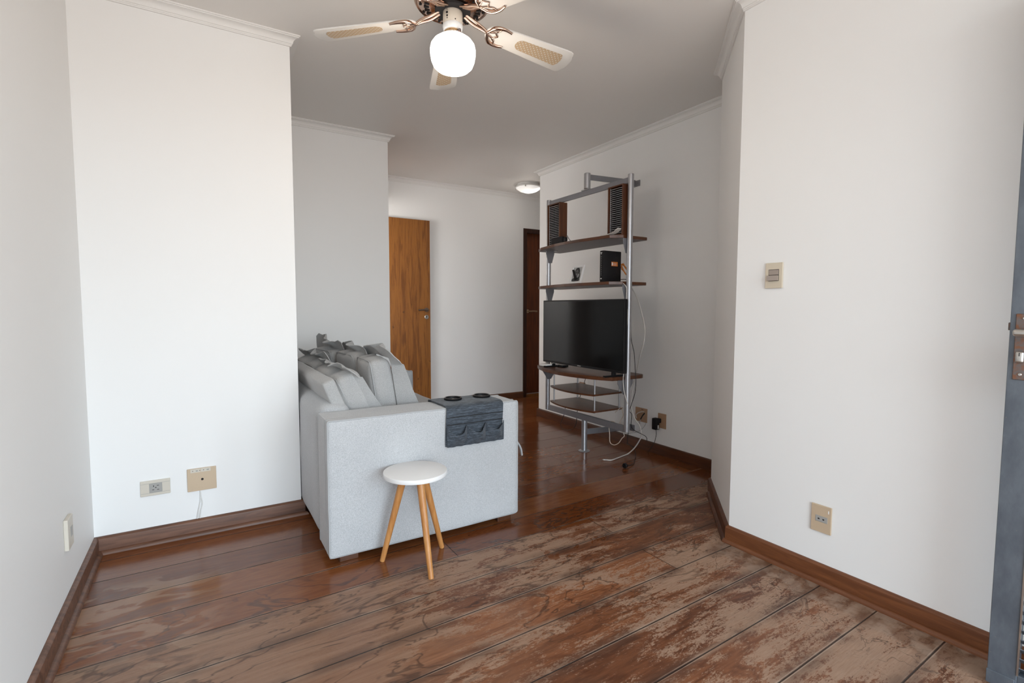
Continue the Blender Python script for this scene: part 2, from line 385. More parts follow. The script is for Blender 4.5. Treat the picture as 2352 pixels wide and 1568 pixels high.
def box(bm, a, b, bev=0, seg=2, M=None):
    (x0, y0, z0), (x1, y1, z1) = a, b
    t = bmesh.new()
    bmesh.ops.create_cube(t, size=1)
    for v in t.verts: v.co = Vector(((x0+x1)/2+v.co.x*(x1-x0), (y0+y1)/2+v.co.y*(y1-y0), (z0+z1)/2+v.co.z*(z1-z0)))
    if bev: bmesh.ops.bevel(t, geom=t.edges[:]+t.verts[:], offset=bev, segments=seg, affect='EDGES', profile=.5)
    if M is not None: t.transform(M)
    return merge(bm, t)
def merge(bm, t):
    me = bpy.data.meshes.new('tmp'); t.to_mesh(me); t.free(); bm.from_mesh(me); bpy.data.meshes.remove(me); return bm
def prism(bm, pts, z0, z1, bev=0, M=None, seg=2):
    t = bmesh.new()
    lo = [t.verts.new((x, y, z0)) for x, y in pts]; hi = [t.verts.new((x, y, z1)) for x, y in pts]
    t.faces.new(lo[::-1]); t.faces.new(hi)
    for i in range(len(pts)):
        j = (i+1) % len(pts); t.faces.new((lo[i], lo[j], hi[j], hi[i]))
    bmesh.ops.recalc_face_normals(t, faces=t.faces[:])
    if bev:
        es = [e for e in t.edges if all(abs(abs(v.co.z)-abs(e.verts[0].co.z)) < 1e-6 for v in e.verts)]
        bmesh.ops.bevel(t, geom=es, offset=bev, segments=seg, affect='EDGES', profile=.5)
    if M is not None: t.transform(M)
    return merge(bm, t)
def lathe(bm, prof, n=40, M=None, cap=False):
    t = bmesh.new(); rings = []
    for r, z in prof:
        if r < 1e-6: rings.append([t.verts.new((0, 0, z))])
        else: rings.append([t.verts.new((r*math.cos(2*PI*i/n), r*math.sin(2*PI*i/n), z)) for i in range(n)])
    for a, b in zip(rings, rings[1:]):
        for i in range(n):
            j = (i+1) % n
            if len(a) == 1 and len(b) == 1: continue
            if len(a) == 1: t.faces.new((a[0], b[i], b[j]))
            elif len(b) == 1: t.faces.new((a[i], a[j], b[0]))
            else: t.faces.new((a[i], a[j], b[j], b[i]))
    if cap:
        for r in (rings[0], rings[-1]):
            if len(r) > 1: t.faces.new(r)
    if M is not None: t.transform(M)
    return merge(bm, t)
def catmull(pts, sub=6):
    P = [Vector(p) for p in pts]; out = []
    for i in range(len(P)-1):
        p0 = P[i-1] if i else P[0]*2-P[1]; p1 = P[i]; p2 = P[i+1]; p3 = P[i+2] if i+2 < len(P) else P[-1]*2-P[-2]
        for s in range(sub):
            t = s/sub
            out.append(.5*((2*p1)+(-p0+p2)*t+(2*p0-5*p1+4*p2-p3)*t*t+(-p0+3*p1-3*p2+p3)*t**3))
    out.append(P[-1]); return out
def tube(bm, pts, r, n=10, sub=0, closed=False, flat=None):
    P = catmull(pts, sub) if sub else [Vector(p) for p in pts]
    t = bmesh.new(); rings = []; N_ = len(P); up_ = None
    for i, p in enumerate(P):
        if closed: d = (P[(i+1) % N_]-P[i-1])
        else: d = (P[min(i+1, N_-1)]-P[max(i-1, 0)])
        d.normalize()
        if up_ is None:
            up_ = Vector((0, 0, 1)) if abs(d.z) < .9 else Vector((1, 0, 0))
        a = d.cross(up_)
        if a.length < 1e-5: a = d.cross(Vector((1, .3, 0)))
        a.normalize(); b = a.cross(d).normalized(); up_ = b
        rr = r(i/(N_-1)) if callable(r) else r
        fa, fb = (flat or (1, 1))
        rings.append([t.verts.new(p+a*math.cos(2*PI*k/n)*rr*fa+b*math.sin(2*PI*k/n)*rr*fb) for k in range(n)])
    rng = range(N_ if closed else N_-1)
    for i in rng:
        A, C = rings[i], rings[(i+1) % N_]
        for k in range(n): t.faces.new((A[k], A[(k+1) % n], C[(k+1) % n], C[k]))
    if not closed: t.faces.new(rings[0][::-1]); t.faces.new(rings[-1])
    return merge(bm, t)
def cyl(bm, a, b, r, n=24, r2=None, bev=0):
    a, b = Vector(a), Vector(b); d = b-a; L = d.length
    M = Matrix.Translation(a) @ d.to_track_quat('Z', 'Y').to_matrix().to_4x4()
    r2_ = r if r2 is None else r2
    prof = [(0, 0), (r-bev, 0), (r, bev), (r2_, L-bev), (r2_-bev, L), (0, L)] if bev else [(0, 0), (r, 0), (r2_, L), (0, L)]
    return lathe(bm, prof, n, M)
def soft(bm, ctr, half, r, sub=14, puff=(0, 0, 0), M=None, wob=0, seed=0):
    """soft upholstered block: rounded edges and puffed faces"""
    t = bmesh.new(); bmesh.ops.create_cube(t, size=2)
    bmesh.ops.subdivide_edges(t, edges=t.edges[:], cuts=sub, use_grid_fill=True)
    hx, hy, hz = half
    for v in t.verts:
        q = v.co.copy()
        # concentrate grid lines near the edges
        q = Vector([math.copysign(1-(1-abs(c))**1.5, c) if abs(c) < 1 else c for c in q])
        p = Vector((q.x*hx, q.y*hy, q.z*hz))
        inn = Vector((max(-(hx-r), min(hx-r, p.x)), max(-(hy-r), min(hy-r, p.y)), max(-(hz-r), min(hz-r, p.z))))
        d = p-inn
        if d.length > 1e-9: p = inn+d.normalized()*r
        p.x += puff[0]*q.x*(1-q.y**2)*(1-q.z**2); p.y += puff[1]*q.y*(1-q.x**2)*(1-q.z**2); p.z += puff[2]*q.z*(1-q.x**2)*(1-q.y**2)
        if wob:
            w = noise.noise_vector((p+Vector((seed*3.1, seed*1.7, 0)))*5.0)*wob; p += w
        v.co = p
    if M is not None: t.transform(M)
    t.transform(Matrix.Translation(ctr))
    return merge(bm, t)

# ================================================================== room
XL, YP, XP, YQ, XQ, YR = -.460, 2.971, .4453, 4.197, 1.3715, 5.4325  # walls, ceiling, hall doors and hall light scaled up about the camera
XT, YT, XR, YR0, XC, YC = 3.071, 4.409, 2.202, 1.500, 2.730, 1.9966
YB, XE, HC = -1.90, 4.8, 2.588
T = .15
def S(name, bm, mat, parent=None, **k):
    o = mk(name, bm, mat, parent, recenter=False, **k)
    if parent is None: o['kind'] = 'structure'
    return o
bm = B(); box(bm, (XL-T, YB-T, -.1), (XE+T, YR+T, 0)); S('floor', bm, 'floor')
bm = B(); box(bm, (XL-T, YB-T, HC), (XE+T, YR+T, HC+.12)); S('ceiling', bm, 'ceiling_paint')
bm = B(); box(bm, (XL-T, YB, 0), (XL, YP, HC)); S('wall_left', bm, 'wall_paint')
bm = B(); box(bm, (XL-T, YP, 0), (XP, YP+T, HC)); S('wall_front_left', bm, 'wall_paint')
bm = B(); box(bm, (XP-T, YP+T, 0), (XP, YQ+T, HC)); S('wall_behind_sofa', bm, 'wall_paint')
bm = B(); box(bm, (XP, YQ, 0), (XQ, YQ+T, HC)); S('wall_middle', bm, 'wall_paint')
bm = B(); box(bm, (XQ-T, YQ+T, 0), (XQ, 4.58, HC)); box(bm, (XQ-T, 5.40, 0), (XQ, YR, HC)); box(bm, (XQ-T, 4.58, 2.15), (XQ, 5.40, HC)); S('wall_hall_side', bm, 'wall_paint')
# the lit room behind the open orange door
bm = B(); box(bm, (-.5, YQ+T, 0), (-.35, YR+T, HC)); box(bm, (-.35, YR, 0), (XQ-T, YR+T, HC)); S('wall_next_room', bm, 'wall_paint')
nl = bpy.data.lights.new('next_room_lamp', 'POINT'); nl.energy = 40; nl.color = (1, .97, .93); nl.shadow_soft_size = .15
nlo = bpy.data.objects.new('next_room_lamp', nl); COL.objects.link(nlo); nlo.location = (.75, 4.9, 1.9)
DX0, DX1, DZ = 3.528, 4.50, 2.176      # frame of the red-brown door
bm = B(); box(bm, (XQ-T, YR, 0), (DX0, YR+T, HC)); box(bm, (DX0, YR, DZ), (DX1, YR+T, HC)); box(bm, (DX1, YR, 0), (XE+T, YR+T, HC)); S('wall_far', bm, 'wall_paint')
bm = B(); box(bm, (XE, YT-T, 0), (XE+T, YR, HC)); S('wall_hall_end', bm, 'wall_paint')
bm = B(); box(bm, (XT+T, YT-T, 0), (XE, YT, HC)); S('wall_hall_near', bm, 'wall_paint')
bm = B(); box(bm, (XT, YC, 0), (XT+T, YT, HC)); S('wall_right_rack', bm, 'wall_paint')
bm = B(); prism(bm, [(XR, YR0), (XC, YC), (XT+T, YC), (XT+T, YC-T), (XC+.06, YC-T), (XR+T, YR0-.06)], 0, HC); S('wall_angled', bm, 'wall_paint')
bm = B(); box(bm, (XR, OPY1, 0), (XR+T, YR0-.0, HC)); box(bm, (XR, YB-T, 0), (XR+T, OPY0, HC)); box(bm, (XR, OPY0, OPZ), (XR+T, OPY1, HC)); S('wall_right', bm, 'wall_paint')
bm = B(); box(bm, (XL-T, YB-T, 0), (OPX0, YB, HC)); box(bm, (OPX1, YB-T, 0), (XR, YB, HC)); box(bm, (OPX0, YB-T, OPZ), (OPX1, YB, HC)); S('wall_back', bm, 'wall_paint')

ring = [(XL, YB), (XL, YP), (XP, YP), (XP, YQ), (XQ, YQ), (XQ, YR), (XE, YR), (XE, YT), (XT, YT), (XT, YC), (XC, YC), (XR, YR0), (XR, YB)]
nm_ = ['left', 'front_left', 'behind_sofa', 'middle', 'hall_side', 'far', 'hall_end', 'hall_near', 'right_rack', 'alcove', 'angled', 'right', 'back']
def offs(i):
    n_ = len(ring); p0, p1, p2 = Vector(ring[i-1]), Vector(ring[i]), Vector(ring[(i+1) % n_])
    d0 = (p1-p0).normalized(); d1 = (p2-p1).normalized()
    n0 = Vector((d0.y, -d0.x)); n1 = Vector((d1.y, -d1.x)); mm = n0+n1
    return mm/(mm.dot(n0))
def run(i, prof, end=None, start=None):
    n_ = len(ring); a, b = Vector(ring[i]), Vector(ring[(i+1) % n_]); oa, ob = offs(i), offs((i+1) % n_)
    d = (b-a).normalized(); nn = Vector((d.y, -d.x))
    if end is not None: b = a+d*end; ob = nn
    if start is not None: a = a+d*start; oa = nn
    bm = B(); A = [bm.verts.new((a.x+oa.x*p, a.y+oa.y*p, z)) for p, z in prof]; C = [bm.verts.new((b.x+ob.x*p, b.y+ob.y*p, z)) for p, z in prof]
    for k in range(len(prof)):
        j = (k+1) % len(prof); bm.faces.new((A[k], A[j], C[j], C[k]))
    bm.faces.new(A); bm.faces.new(C[::-1]); return bm
CB = HC-2.526
cov = [(0, 2.478), (.0075, 2.478), (.0085, 2.4835), (.0105, 2.4835), (.0115, 2.489)]
for k in range(7):
    t = k/6*PI/2; cov.append((.0145+.0235*(1-math.cos(t)), 2.490+.024*math.sin(t)))
cov += [(.0405, 2.5145), (.041, 2.5185), (.0460, 2.5190), (.0460, 2.526), (0, 2.526)]
cov = [(p*1.045, HC-(2.526-z)*1.045) for p, z in cov]
for i in range(len(ring)):
    o = S('trim_%d' % (i+1), run(i, cov), 'cornice_paint', smooth=25)
base = [(0, 0), (.018, 0), (.018, .068), (.0168, .073), (.012, .078), (.008, .0805), (0, .081)]
qr = [(.018, 0), (.034, 0)]+[(.018+.016*math.cos(t), .018*math.sin(t)) for t in [k*PI/2/6 for k in range(1, 7)]]
runs = {0: {}, 1: {}, 2: {'end': .06}, 3: {}, 5: {'end': DX0-XQ}, 8: {}, 9: {}, 10: {}, 11: {'end': YR0-OPY1}}
for i, kw in runs.items():
    mt = 'base_worn' if i in (0, 1) else ('base_wood_y' if i == 11 else 'base_dark' if i == 8 else 'base_wood')
    L_ = (Vector(ring[i+1])-Vector(ring[i])).length
    b_ = run(i, base, **kw)
    o = S('baseboard_'+nm_[i], b_, mt, smooth=30)
    if i in (0, 1, 11): S('shoe_molding', run(i, qr, **kw), mt, o, smooth=30)
    if i == 10: S('shoe_molding', run(i, qr, start=.07), mt, o, smooth=30)

# ------------------------------------------------------------------ door 1: orange leaf standing open against the far wall
bm = B(); ang = math.atan2(5.178-5.150, .80)
Md = Matrix.Translation((2.232, 5.400, 0)) @ Matrix.Rotation(.0, 4, 'Z')
box(bm, (-.835, -.018, .012), (0, .018, 2.142), .0015, 1, M=Md)
d1 = mk('door_1', bm, 'door_orange'); tag(d1, 'orange veneered door leaf standing open behind the sofa', kind='structure')
def lever(parent, x, y, z, s, mat='steel'):
    bm = B()
    cyl(bm, (x, y+.012, z), (x, y+.0, z), .024, 28, bev=.002)
    cyl(bm, (x, y, z), (x, y-.045, z), .009, 18)
    tube(bm, [(x, y-.045, z), (x+s*.02, y-.05, z), (x+s*.06, y-.05, z+.001), (x+s*.115, y-.047, z-.002)], .0095, 12, 5)
    return mk('door_handle', bm, mat, parent, smooth=40)
lever(d1, 2.184, 5.370, 1.137, -1, 'bronze')
bm = B(); cyl(bm, (2.185, 5.382, 1.056), (2.185, 5.376, 1.056), .024, 28, bev=.002)
kh = mk('keyhole_plate', bm, 'steel', d1, smooth=40)
bm = B(); cyl(bm, (2.185, 5.3765, 1.062), (2.185, 5.3752, 1.062), .006, 16); box(bm, (2.1825, 5.3752, 1.042), (2.1875, 5.3765, 1.062)); mk('keyhole', bm, 'dark_gap', kh)
# ------------------------------------------------------------------ door 2: red-brown door in its dark frame
bm = B(); fw_ = .052
box(bm, (DX0, YR-.012, 0), (DX0+fw_, YR+.012, DZ), .003); box(bm, (DX1-fw_, YR-.012, 0), (DX1, YR+.012, DZ), .003); box(bm, (DX0+fw_, YR-.012, DZ-fw_), (DX1-fw_, YR+.012, DZ), .003)
box(bm, (DX0+.0, YR+.012, 0), (DX0+.04, YR+T, DZ)); box(bm, (DX1-.04, YR+.012, 0), (DX1, YR+T, DZ)); box(bm, (DX0+.04, YR+.012, DZ-.04), (DX1-.04, YR+T, DZ))
d2 = mk('door_2', bm, 'frame_red'); tag(d2, 'dark red-brown framed door at the end of the hall', kind='structure')
bm = B(); box(bm, (DX0+.042, YR+.085, .03), (DX1-.042, YR+.12, DZ-.041), .002); lf = mk('door_leaf', bm, 'door_red', d2)
bm = B(); box(bm, (DX0+.04, YR+.02, 0), (DX1-.04, YR+.14, .028)); mk('threshold', bm, 'door_orange', d2)
lever(lf, 3.655, YR+.08, 1.120, 1, 'old_brass')

# ================================================================== ceiling fan
FX, FY = .920, 1.955
FS = 1.0453      # fan scaled about the camera like the walls; applied here from the canopy top
fan = thing('ceiling_fan', (FX, FY, HC), 'white and copper ceiling fan with woven cane panels and a lit globe', 'ceiling fan')
def LT(bm): bm.transform(Matrix.Translation((FX, FY, HC)) @ Matrix.Scale(FS, 4) @ Matrix.Translation((0, 0, -2.526))); return bm
bm = B(); lathe(bm, [(0, 2.526), (.075, 2.526), (.078, 2.506), (.055, 2.471), (.02, 2.461), (.02, 2.44), (0, 2.44)], 40); mk('canopy', LT(bm), 'copper', fan, smooth=35)
bm = B(); lathe(bm, [(0, 2.452), (.05, 2.450), (.105, 2.435), (.140, 2.405), (.150, 2.375), (.150, 2.352), (.143, 2.342), (.138, 2.345), (.105, 2.330), (.075, 2.326), (0, 2.326)], 64)
mot = mk('motor_housing', LT(bm), 'copper', fan, smooth=30)
bm = B()
for k in range(30):
    a = 2*PI*k/30
    M = Matrix.Rotation(a, 4, 'Z')
    box(bm, (.092, -.0036, 2.3255), (.112, .0036, 2.337), .0015, 1, M=M)
    if k % 2: box(bm, (.120, -.004, 2.334), (.130, .004, 2.345), .0015, 1, M=M)
mk('vent_slots', LT(bm), 'dark_gap', mot)
bm = B(); lathe(bm, [(0, 2.328), (.062, 2.328), (.070, 2.322), (.070, 2.314), (.0, 2.314)], 40); mk('hub', LT(bm), 'dark_gap', fan, smooth=35)
bm = B(); lathe(bm, [(0, 2.322), (.032, 2.322), (.0375, 2.316), (.0385, 2.309), (.0385, 2.268), (.0365, 2.264), (0, 2.264)], 48); sw = mk('switch_housing', LT(bm), 'fan_cream', fan, smooth=35)
for a, z, r in ((-2.62, 2.298, .0045), (-2.60, 2.286, .0035), (-2.62, 2.309, .0018), (-2.60, 2.277, .0018), (-1.75, 2.272, .0022)):
    c = Vector((math.cos(a), math.sin(a), 0)); bm = B(); cyl(bm, c*.0375+Vector((0, 0, z)), c*.0400+Vector((0, 0, z)), r, 12)
    mk('switch_hole', LT(bm), 'dark_gap', sw)
bm = B(); lathe(bm, [(0, 2.266), (.0385, 2.266), (.0395, 2.258), (.036, 2.246), (.028, 2.240), (0, 2.240)], 48); mk('collar', LT(bm), 'white_pl', fan, smooth=35)
bm = B(); lathe(bm, [(0, 2.246), (.030, 2.245), (.0355, 2.238), (.0355, 2.226), (.040, 2.222), (.041, 2.214), (.0, 2.214)], 48)
gal = mk('gallery_ring', LT(bm), 'brass', fan, smooth=35)
bm = B()
for k in range(40):
    a = 2*PI*k/40; tube(bm, [(.0400*math.cos(a), .0400*math.sin(a), 2.2285), (.0425*math.cos(a+.13), .0425*math.sin(a+.13), 2.2190)], .0018, 6)
mk('rope_edge', LT(bm), 'white_pl', gal)
bm = B(); a = -1.35; c = Vector((math.cos(a), math.sin(a), 0))
cyl(bm, c*.034+Vector((0, 0, 2.234)), c*.046+Vector((0, 0, 2.232)), .0065, 14, bev=.001)
tube(bm, [c*.045+Vector((0, 0, 2.231)), c*.050+Vector((.003, 0, 2.222)), c*.058+Vector((.006, 0, 2.212))], .0012, 6)
mk('thumb_screw', LT(bm), 'rust', gal, smooth=35)
gp = [(.036, 2.226), (.044, 2.223), (.060, 2.215), (.076, 2.203), (.086, 2.189), (.0895, 2.172), (.0890, 2.152), (.085, 2.130), (.077, 2.111), (.064, 2.099), (.046, 2.092), (.026, 2.0885), (0, 2.0875)]
bm = B(); lathe(bm, gp, 64); mk('globe_shade', LT(bm), 'globe_glow', fan, smooth=60)
pl = bpy.data.lights.new('globe_bulb', 'POINT'); pl.energy = 7.0; pl.color = (1, .86, .70); pl.shadow_soft_size = .10
plo = bpy.data.objects.new('globe_bulb', pl); COL.objects.link(plo); plo.parent = fan; plo.location = (0, 0, -.56)
def blade_outline():
    # rounded root widening to a scalloped square tip (radial x, width y)
    top = []
    for k in range(9):
        a = PI-k*PI/2/8; top.append((.205+.055*math.cos(a)*1.0, .050*math.sin(a)))
    top += [(.30, .056), (.42, .063), (.52, .068), (.548, .068), (.560, .063), (.566, .052), (.566, .043), (.571, .036), (.575, .028), (.577, .014), (.578, 0)]
    low = [(x, -y) for x, y in top[::-1]][1:-1]
    return top+low
def cane_outline():
    top = []
    for k in range(9):
        a = PI-k*PI/2/8; top.append((.325+.030*math.cos(a), .030*math.sin(a)))
    top += [(.42, .034), (.512, .038), (.520, .034), (.522, .026), (.527, .020), (.528, .010), (.529, 0)]
    low = [(x, -y) for x, y in top[::-1]][1:-1]
    return top+low
BZ = 2.285
FM = Matrix.Diagonal((FS*.975, FS*.975, FS, 1)) @ Matrix.Translation((0, 0, -2.526))
A0 = math.radians(-1.7)
DROOP = math.radians(4.0)
TW = Matrix.Translation((.14, 0, BZ)) @ Matrix.Rotation(DROOP, 4, 'Y') @ Matrix.Rotation(math.radians(-11), 4, 'X') @ Matrix.Translation((-.14, 0, 0))
def flocal(name, bm, mat, parent, **k):
    bm.transform(FM); o = mk(name, bm, mat, None, recenter=False, **k); o.parent = parent; o.location = (0, 0, 0); return o
bladeE = None
bm = B(); prism(bm, blade_outline(), -.003, .003, .0012, M=TW); bm.transform(FM)
bl = mk('blade', bm, 'fan_white', None, recenter=False, smooth=30); bl.parent = fan; bl.location = (0, 0, 0)
bm = B(); prism(bm, cane_outline(), -.0042, -.0030, 0, M=TW); flocal('cane_panel', bm, 'cane', bl)
# ornate copper arm: stem with two horns and a lattice heart, below the blade
bm = B()
def P3(x, y, z=-.006): return TW @ Vector((x, y, z))
st0 = Vector((.055, 0, 2.318)); st1 = Vector((.095, 0, 2.300)); st2 = Vector((.130, 0, 2.290)); st3 = P3(.160, 0)
for s in (-1, 1): tube(bm, [st0+Vector((0, s*.008, 0)), st1+Vector((0, s*.011, 0)), st2+Vector((0, s*.007, 0)), st3], .0066, 10, 5)
for s in (-1, 1):
    tube(bm, [P3(.155, 0), P3(.163, s*.016), P3(.172, s*.034), P3(.192, s*.047), P3(.222, s*.050), P3(.250, s*.044)], lambda t: .0085*(1-.45*abs(t-.5)*2), 10, 5)
    tube(bm, [P3(.205, s*.049), P3(.200, s*.030), P3(.188, s*.020), P3(.196, s*.008), P3(.206, 0)], .0034, 8, 5)
    tube(bm, [P3(.160, s*.008), P3(.176, s*.012), P3(.190, s*.020)], .0034, 8, 4)
flocal('blade_arm', bm, 'copper', bl, smooth=50)
kids = list(bl.children)
bl.rotation_euler = (0, 0, A0)
for k in range(1, 5):
    c = bl.copy(); COL.objects.link(c); c.parent = fan; c.rotation_euler = (0, 0, A0+k*2*PI/5)
    for q in kids:
        d = q.copy(); COL.objects.link(d); d.parent = c

# ================================================================== hall ceiling light
HX, HY = 3.272, 4.933
hl = thing('ceiling_light', (HX, HY, HC), 'round frosted flush ceiling light in the hall, lit', 'ceiling light')
bm = B(); lathe(bm, [(0, HC), (.125, HC), (.128, HC-.012), (.140, HC-.018), (.150, HC-.034), (.150, HC-.040), (.138, HC-.042), (0, HC-.042)], 56, Matrix.Translation((HX, HY, 0))); mk('light_base', bm, 'white_pl', hl, smooth=35)
bm = B(); lathe(bm, [(.143, HC-.036), (.142, HC-.042), (.128, HC-.058), (.10, HC-.076), (.06, HC-.089), (.025, HC-.094), (0, HC-.095)], 56, Matrix.Translation((HX, HY, 0)))
dm = mk('glass_dome', bm, 'dome', hl, smooth=60)
for a in (3.9, .8, 2.35):
    bm = B(); c = Vector((math.cos(a)*.147, math.sin(a)*.147, 0)); box(bm, (HX+c.x-.006, HY+c.y-.006, HC-.056), (HX+c.x+.006, HY+c.y+.006, HC-.034), .002)
    mk('clip', bm, 'steel', hl)
pl = bpy.data.lights.new('hall_bulb', 'POINT'); pl.energy = 1.0; pl.color = (1, .93, .84); pl.shadow_soft_size = .10
plo = bpy.data.objects.new('hall_bulb', pl); COL.objects.link(plo); plo.parent = hl; plo.location = (0, 0, -.22)

# ================================================================== sofa
SY0, SY1 = 2.262, 4.020
SX0, SX1 = .452, 1.437
sofa = thing('sofa', ((SX0+SX1)/2, (SY0+SY1)/2, 0), 'light grey fabric sofa seen from its arm end, facing the television', 'sofa')
def softbox(a, b, r, **k):
    bm = B(); c = [(a[i]+b[i])/2 for i in range(3)]; h = [(b[i]-a[i])/2 for i in range(3)]; soft(bm, c, h, r, **k); return bm
bm = softbox((SX0, SY0, .035), (SX1, SY0+.215, .660), .010, sub=16, puff=(.004, .004, .004), wob=.0025, seed=1)
arm = mk('armrest', bm, 'sofa', sofa, smooth=60)
bm = softbox((SX0, SY1-.20, .035), (SX1-.01, SY1, .655), .016, sub=16, puff=(.003, .004, .006), wob=.003, seed=2)
arm2 = mk('armrest', bm, 'sofa', sofa, smooth=60)
def piping(y, arm, x0=SX0, x1=SX1, z0=.045, z1=.658, dy=0):
    bm = B(); r = .010
    pts = []
    for cx, cz, a0 in ((x0+r, z0+r, PI), (x1-r, z0+r, 1.5*PI), (x1-r, z1-r, 0), (x0+r, z1-r, .5*PI)):
        for k in range(5):
            a = a0+k*PI/8; pts.append((cx+r*math.cos(a), y, cz+r*math.sin(a)))
    P = []
    for i in range(len(pts)):
        p, q = Vector(pts[i]), Vector(pts[(i+1) % len(pts)]); n_ = max(1, int((q-p).length/.03))
        for s in range(n_): P.append(p.lerp(q, s/n_))
    P = [p+noise.noise_vector(p*9)*.0015 for p in P]
    tube(bm, P, .0042, 8, closed=True); return mk('piping', bm, 'piping', arm, smooth=60)
piping(SY0+.004, arm); piping(SY0+.045, arm); piping(SY0+.205, arm)
piping(SY1-.195, arm2, x1=SX1-.01, z1=.655)
bm = softbox((SX0+.002, SY0+.215, .035), (.620, SY1-.20, .690), .06, sub=16, puff=(.006, 0, .012), wob=.003, seed=3)
mk('back_frame', bm, 'sofa', sofa, smooth=60)
bm = softbox((.60, SY0+.215, .045), (SX1-.03, SY1-.20, .32), .02, sub=8); mk('seat_frame', bm, 'sofa', sofa, smooth=60)
for a, b, sd in ((SY0+.218, 3.14, 4), (3.143, SY1-.203, 5)):
    bm = softbox((.61, a, .315), (SX1-.008, b, .498), .045, sub=20, puff=(.008, 0, .022), wob=.008, seed=sd)
    sc_ = mk('seat_cushion', bm, 'cushion', sofa, smooth=60)
for x, y in ((.50, SY0+.03), (1.33, SY0+.03), (.50, SY1-.09), (1.33, SY1-.09)):
    bm = B(); box(bm, (x, y, 0), (x+.085, y+.06, .042), .003); mk('foot', bm, 'base_wood', sofa)
bm = B(); pts = [(1.434, 2.362, .440), (1.466, 2.348, .432), (1.492, 2.342, .398), (1.508, 2.34, .366), (1.515, 2.34, .330)]
tube(bm, pts, .020, 10, 5, flat=(.55, .30)); mk('pull_strap', bm, 'sofa', sofa, smooth=50)

# ---------- cushions
def frame_M(org, lean, yawz=0):
    """local: x = thickness (towards the room), y = width, z = height; leaning back by `lean`"""
    return Matrix.Translation(org) @ Matrix.Rotation(yawz, 4, 'Z') @ Matrix.Rotation(-lean, 4, 'Y')
def ruffled(name, label, group, org, lean, yawz, w, h, t, fl, seed, fx=.5, mat='cushion', fold=.02, flop=0.0, side=1.0, ears=0.0, splay=0.0):
    """box cushion with a gusset, seam cords and a floppy flange along its top and sides.
    org: bottom centre; fx: where across the thickness the flange is sewn; flop: how far the top flange falls forward"""
    M = frame_M(org, lean, yawz)
    root = thing(name, org, label, 'cushion', group)
    tb = bmesh.new(); soft(tb, (0, 0, h/2), (t/2, w/2, h/2), min(.030, t*.3), sub=20, puff=(t*.16, .004, .006), wob=.007, seed=seed)
    for v in tb.verts:
        q = v.co; cy = abs(q.y)/(w/2); cz = abs(q.z-h/2)/(h/2)
        q.x *= 1-.22*(cy*cz)**3
        # a few pulled creases running in from the seams
        q.x += .006*math.sin(q.y*34+seed)*max(0, cz-.55)*(1 if q.x > 0 else -1)
        q.z -= .010*math.exp(-((q.y-(.08*math.sin(seed)))/.05)**2)*max(0, (q.z-h*.8)/(h*.2))
    tb.transform(M); bm = B(); merge(bm, tb)
    mk('cushion_body', bm, mat, root, smooth=70)
    R = .035; per = []; W2, H2 = w/2-.003, h/2-.003
    for cy, cz, a0 in ((W2-R, H2-R, 0), (-W2+R, H2-R, .5*PI), (-W2+R, -H2+R, PI), (W2-R, -H2+R, 1.5*PI)):
        for k in range(7):
            a = a0+k*PI/12; per.append(Vector((cy+R*math.cos(a), cz+R*math.sin(a))))
    P = []
    for i in range(len(per)):
        p, q = per[i], per[(i+1) % len(per)]; n_ = max(1, int((q-p).length/.006))
        for s in range(n_): P.append(p.lerp(q, s/n_))
    n_ = len(P); tb = bmesh.new(); rows = 9; grid = []
    rng = random.Random(seed); ph = [rng.random()*6.28 for _ in range(6)]
    for i in range(n_):
        p = P[i]; d = (P[(i+1) % n_]-P[i-1]).normalized(); nn = Vector((d.y, -d.x)); s = i*.006; row = []
        # square the flange corners so they stand out as ears
        cy, cz = abs(p.x)/W2, p.y/H2
        ear = max(0, cy-.86)/.14*max(0, cz-.90)/.10
        top = max(0, min(1, (cz-.80)/.18)); bot = max(0, min(1, (-cz-.75)/.2))
        for r in range(rows):
            u = r/(rows-1)
            wv = math.sin(s*21+ph[0])+.75*math.sin(s*39+ph[1])+.30*math.sin(s*67+ph[2])
            wave = wv*fold*u**.9*(.22+.78*top)*(1-bot)
            wid = fl*u*(1+.10*math.sin(s*13+ph[3]))*(1+(.55+ears)*ear)*(1-.8*bot)*(side if top < .3 else 1)
            q = p+nn*wid
            low = .30+.70*max(0, min(1, .5-.5*cz+.10))
            spl = splay*u*max(0, -nn.x)*low*(1-.6*top)*(1-bot)
            if splay: wave *= 1-.75*max(0, -nn.x)*(1-top)
            fall = spl+flop*u*u*top*(1+.45*math.sin(s*17+ph[4]))
            row.append(tb.verts.new((t*(fx-.5)+wave+fall, q.x, q.y+h/2-abs(fall-spl)*.55)))
        grid.append(row)
    for i in range(n_):
        for r in range(rows-1):
            tb.faces.new((grid[i][r], grid[(i+1) % n_][r], grid[(i+1) % n_][r+1], grid[i][r+1]))
    bmesh.ops.recalc_face_normals(tb, faces=tb.faces[:])
    bmesh.ops.solidify(tb, geom=tb.faces[:], thickness=.004)
    tb.transform(M); bm = B(); merge(bm, tb)
    mk('flange', bm, mat, root, smooth=70)
    for xx in (t*(fx-.5), -t*.40 if fx > .4 else t*.40):
        k_ = 1.004 if xx == t*(fx-.5) else .995
        tb = bmesh.new(); tube(tb, [Vector((xx, p.x*k_, p.y*k_+h/2)) for p in P[::4]], .0028, 8, closed=True)
        tb.transform(M); bm = B(); merge(bm, tb); mk('seam_cord', bm, 'piping', root, smooth=70)
    return root
LEAN = math.radians(23)
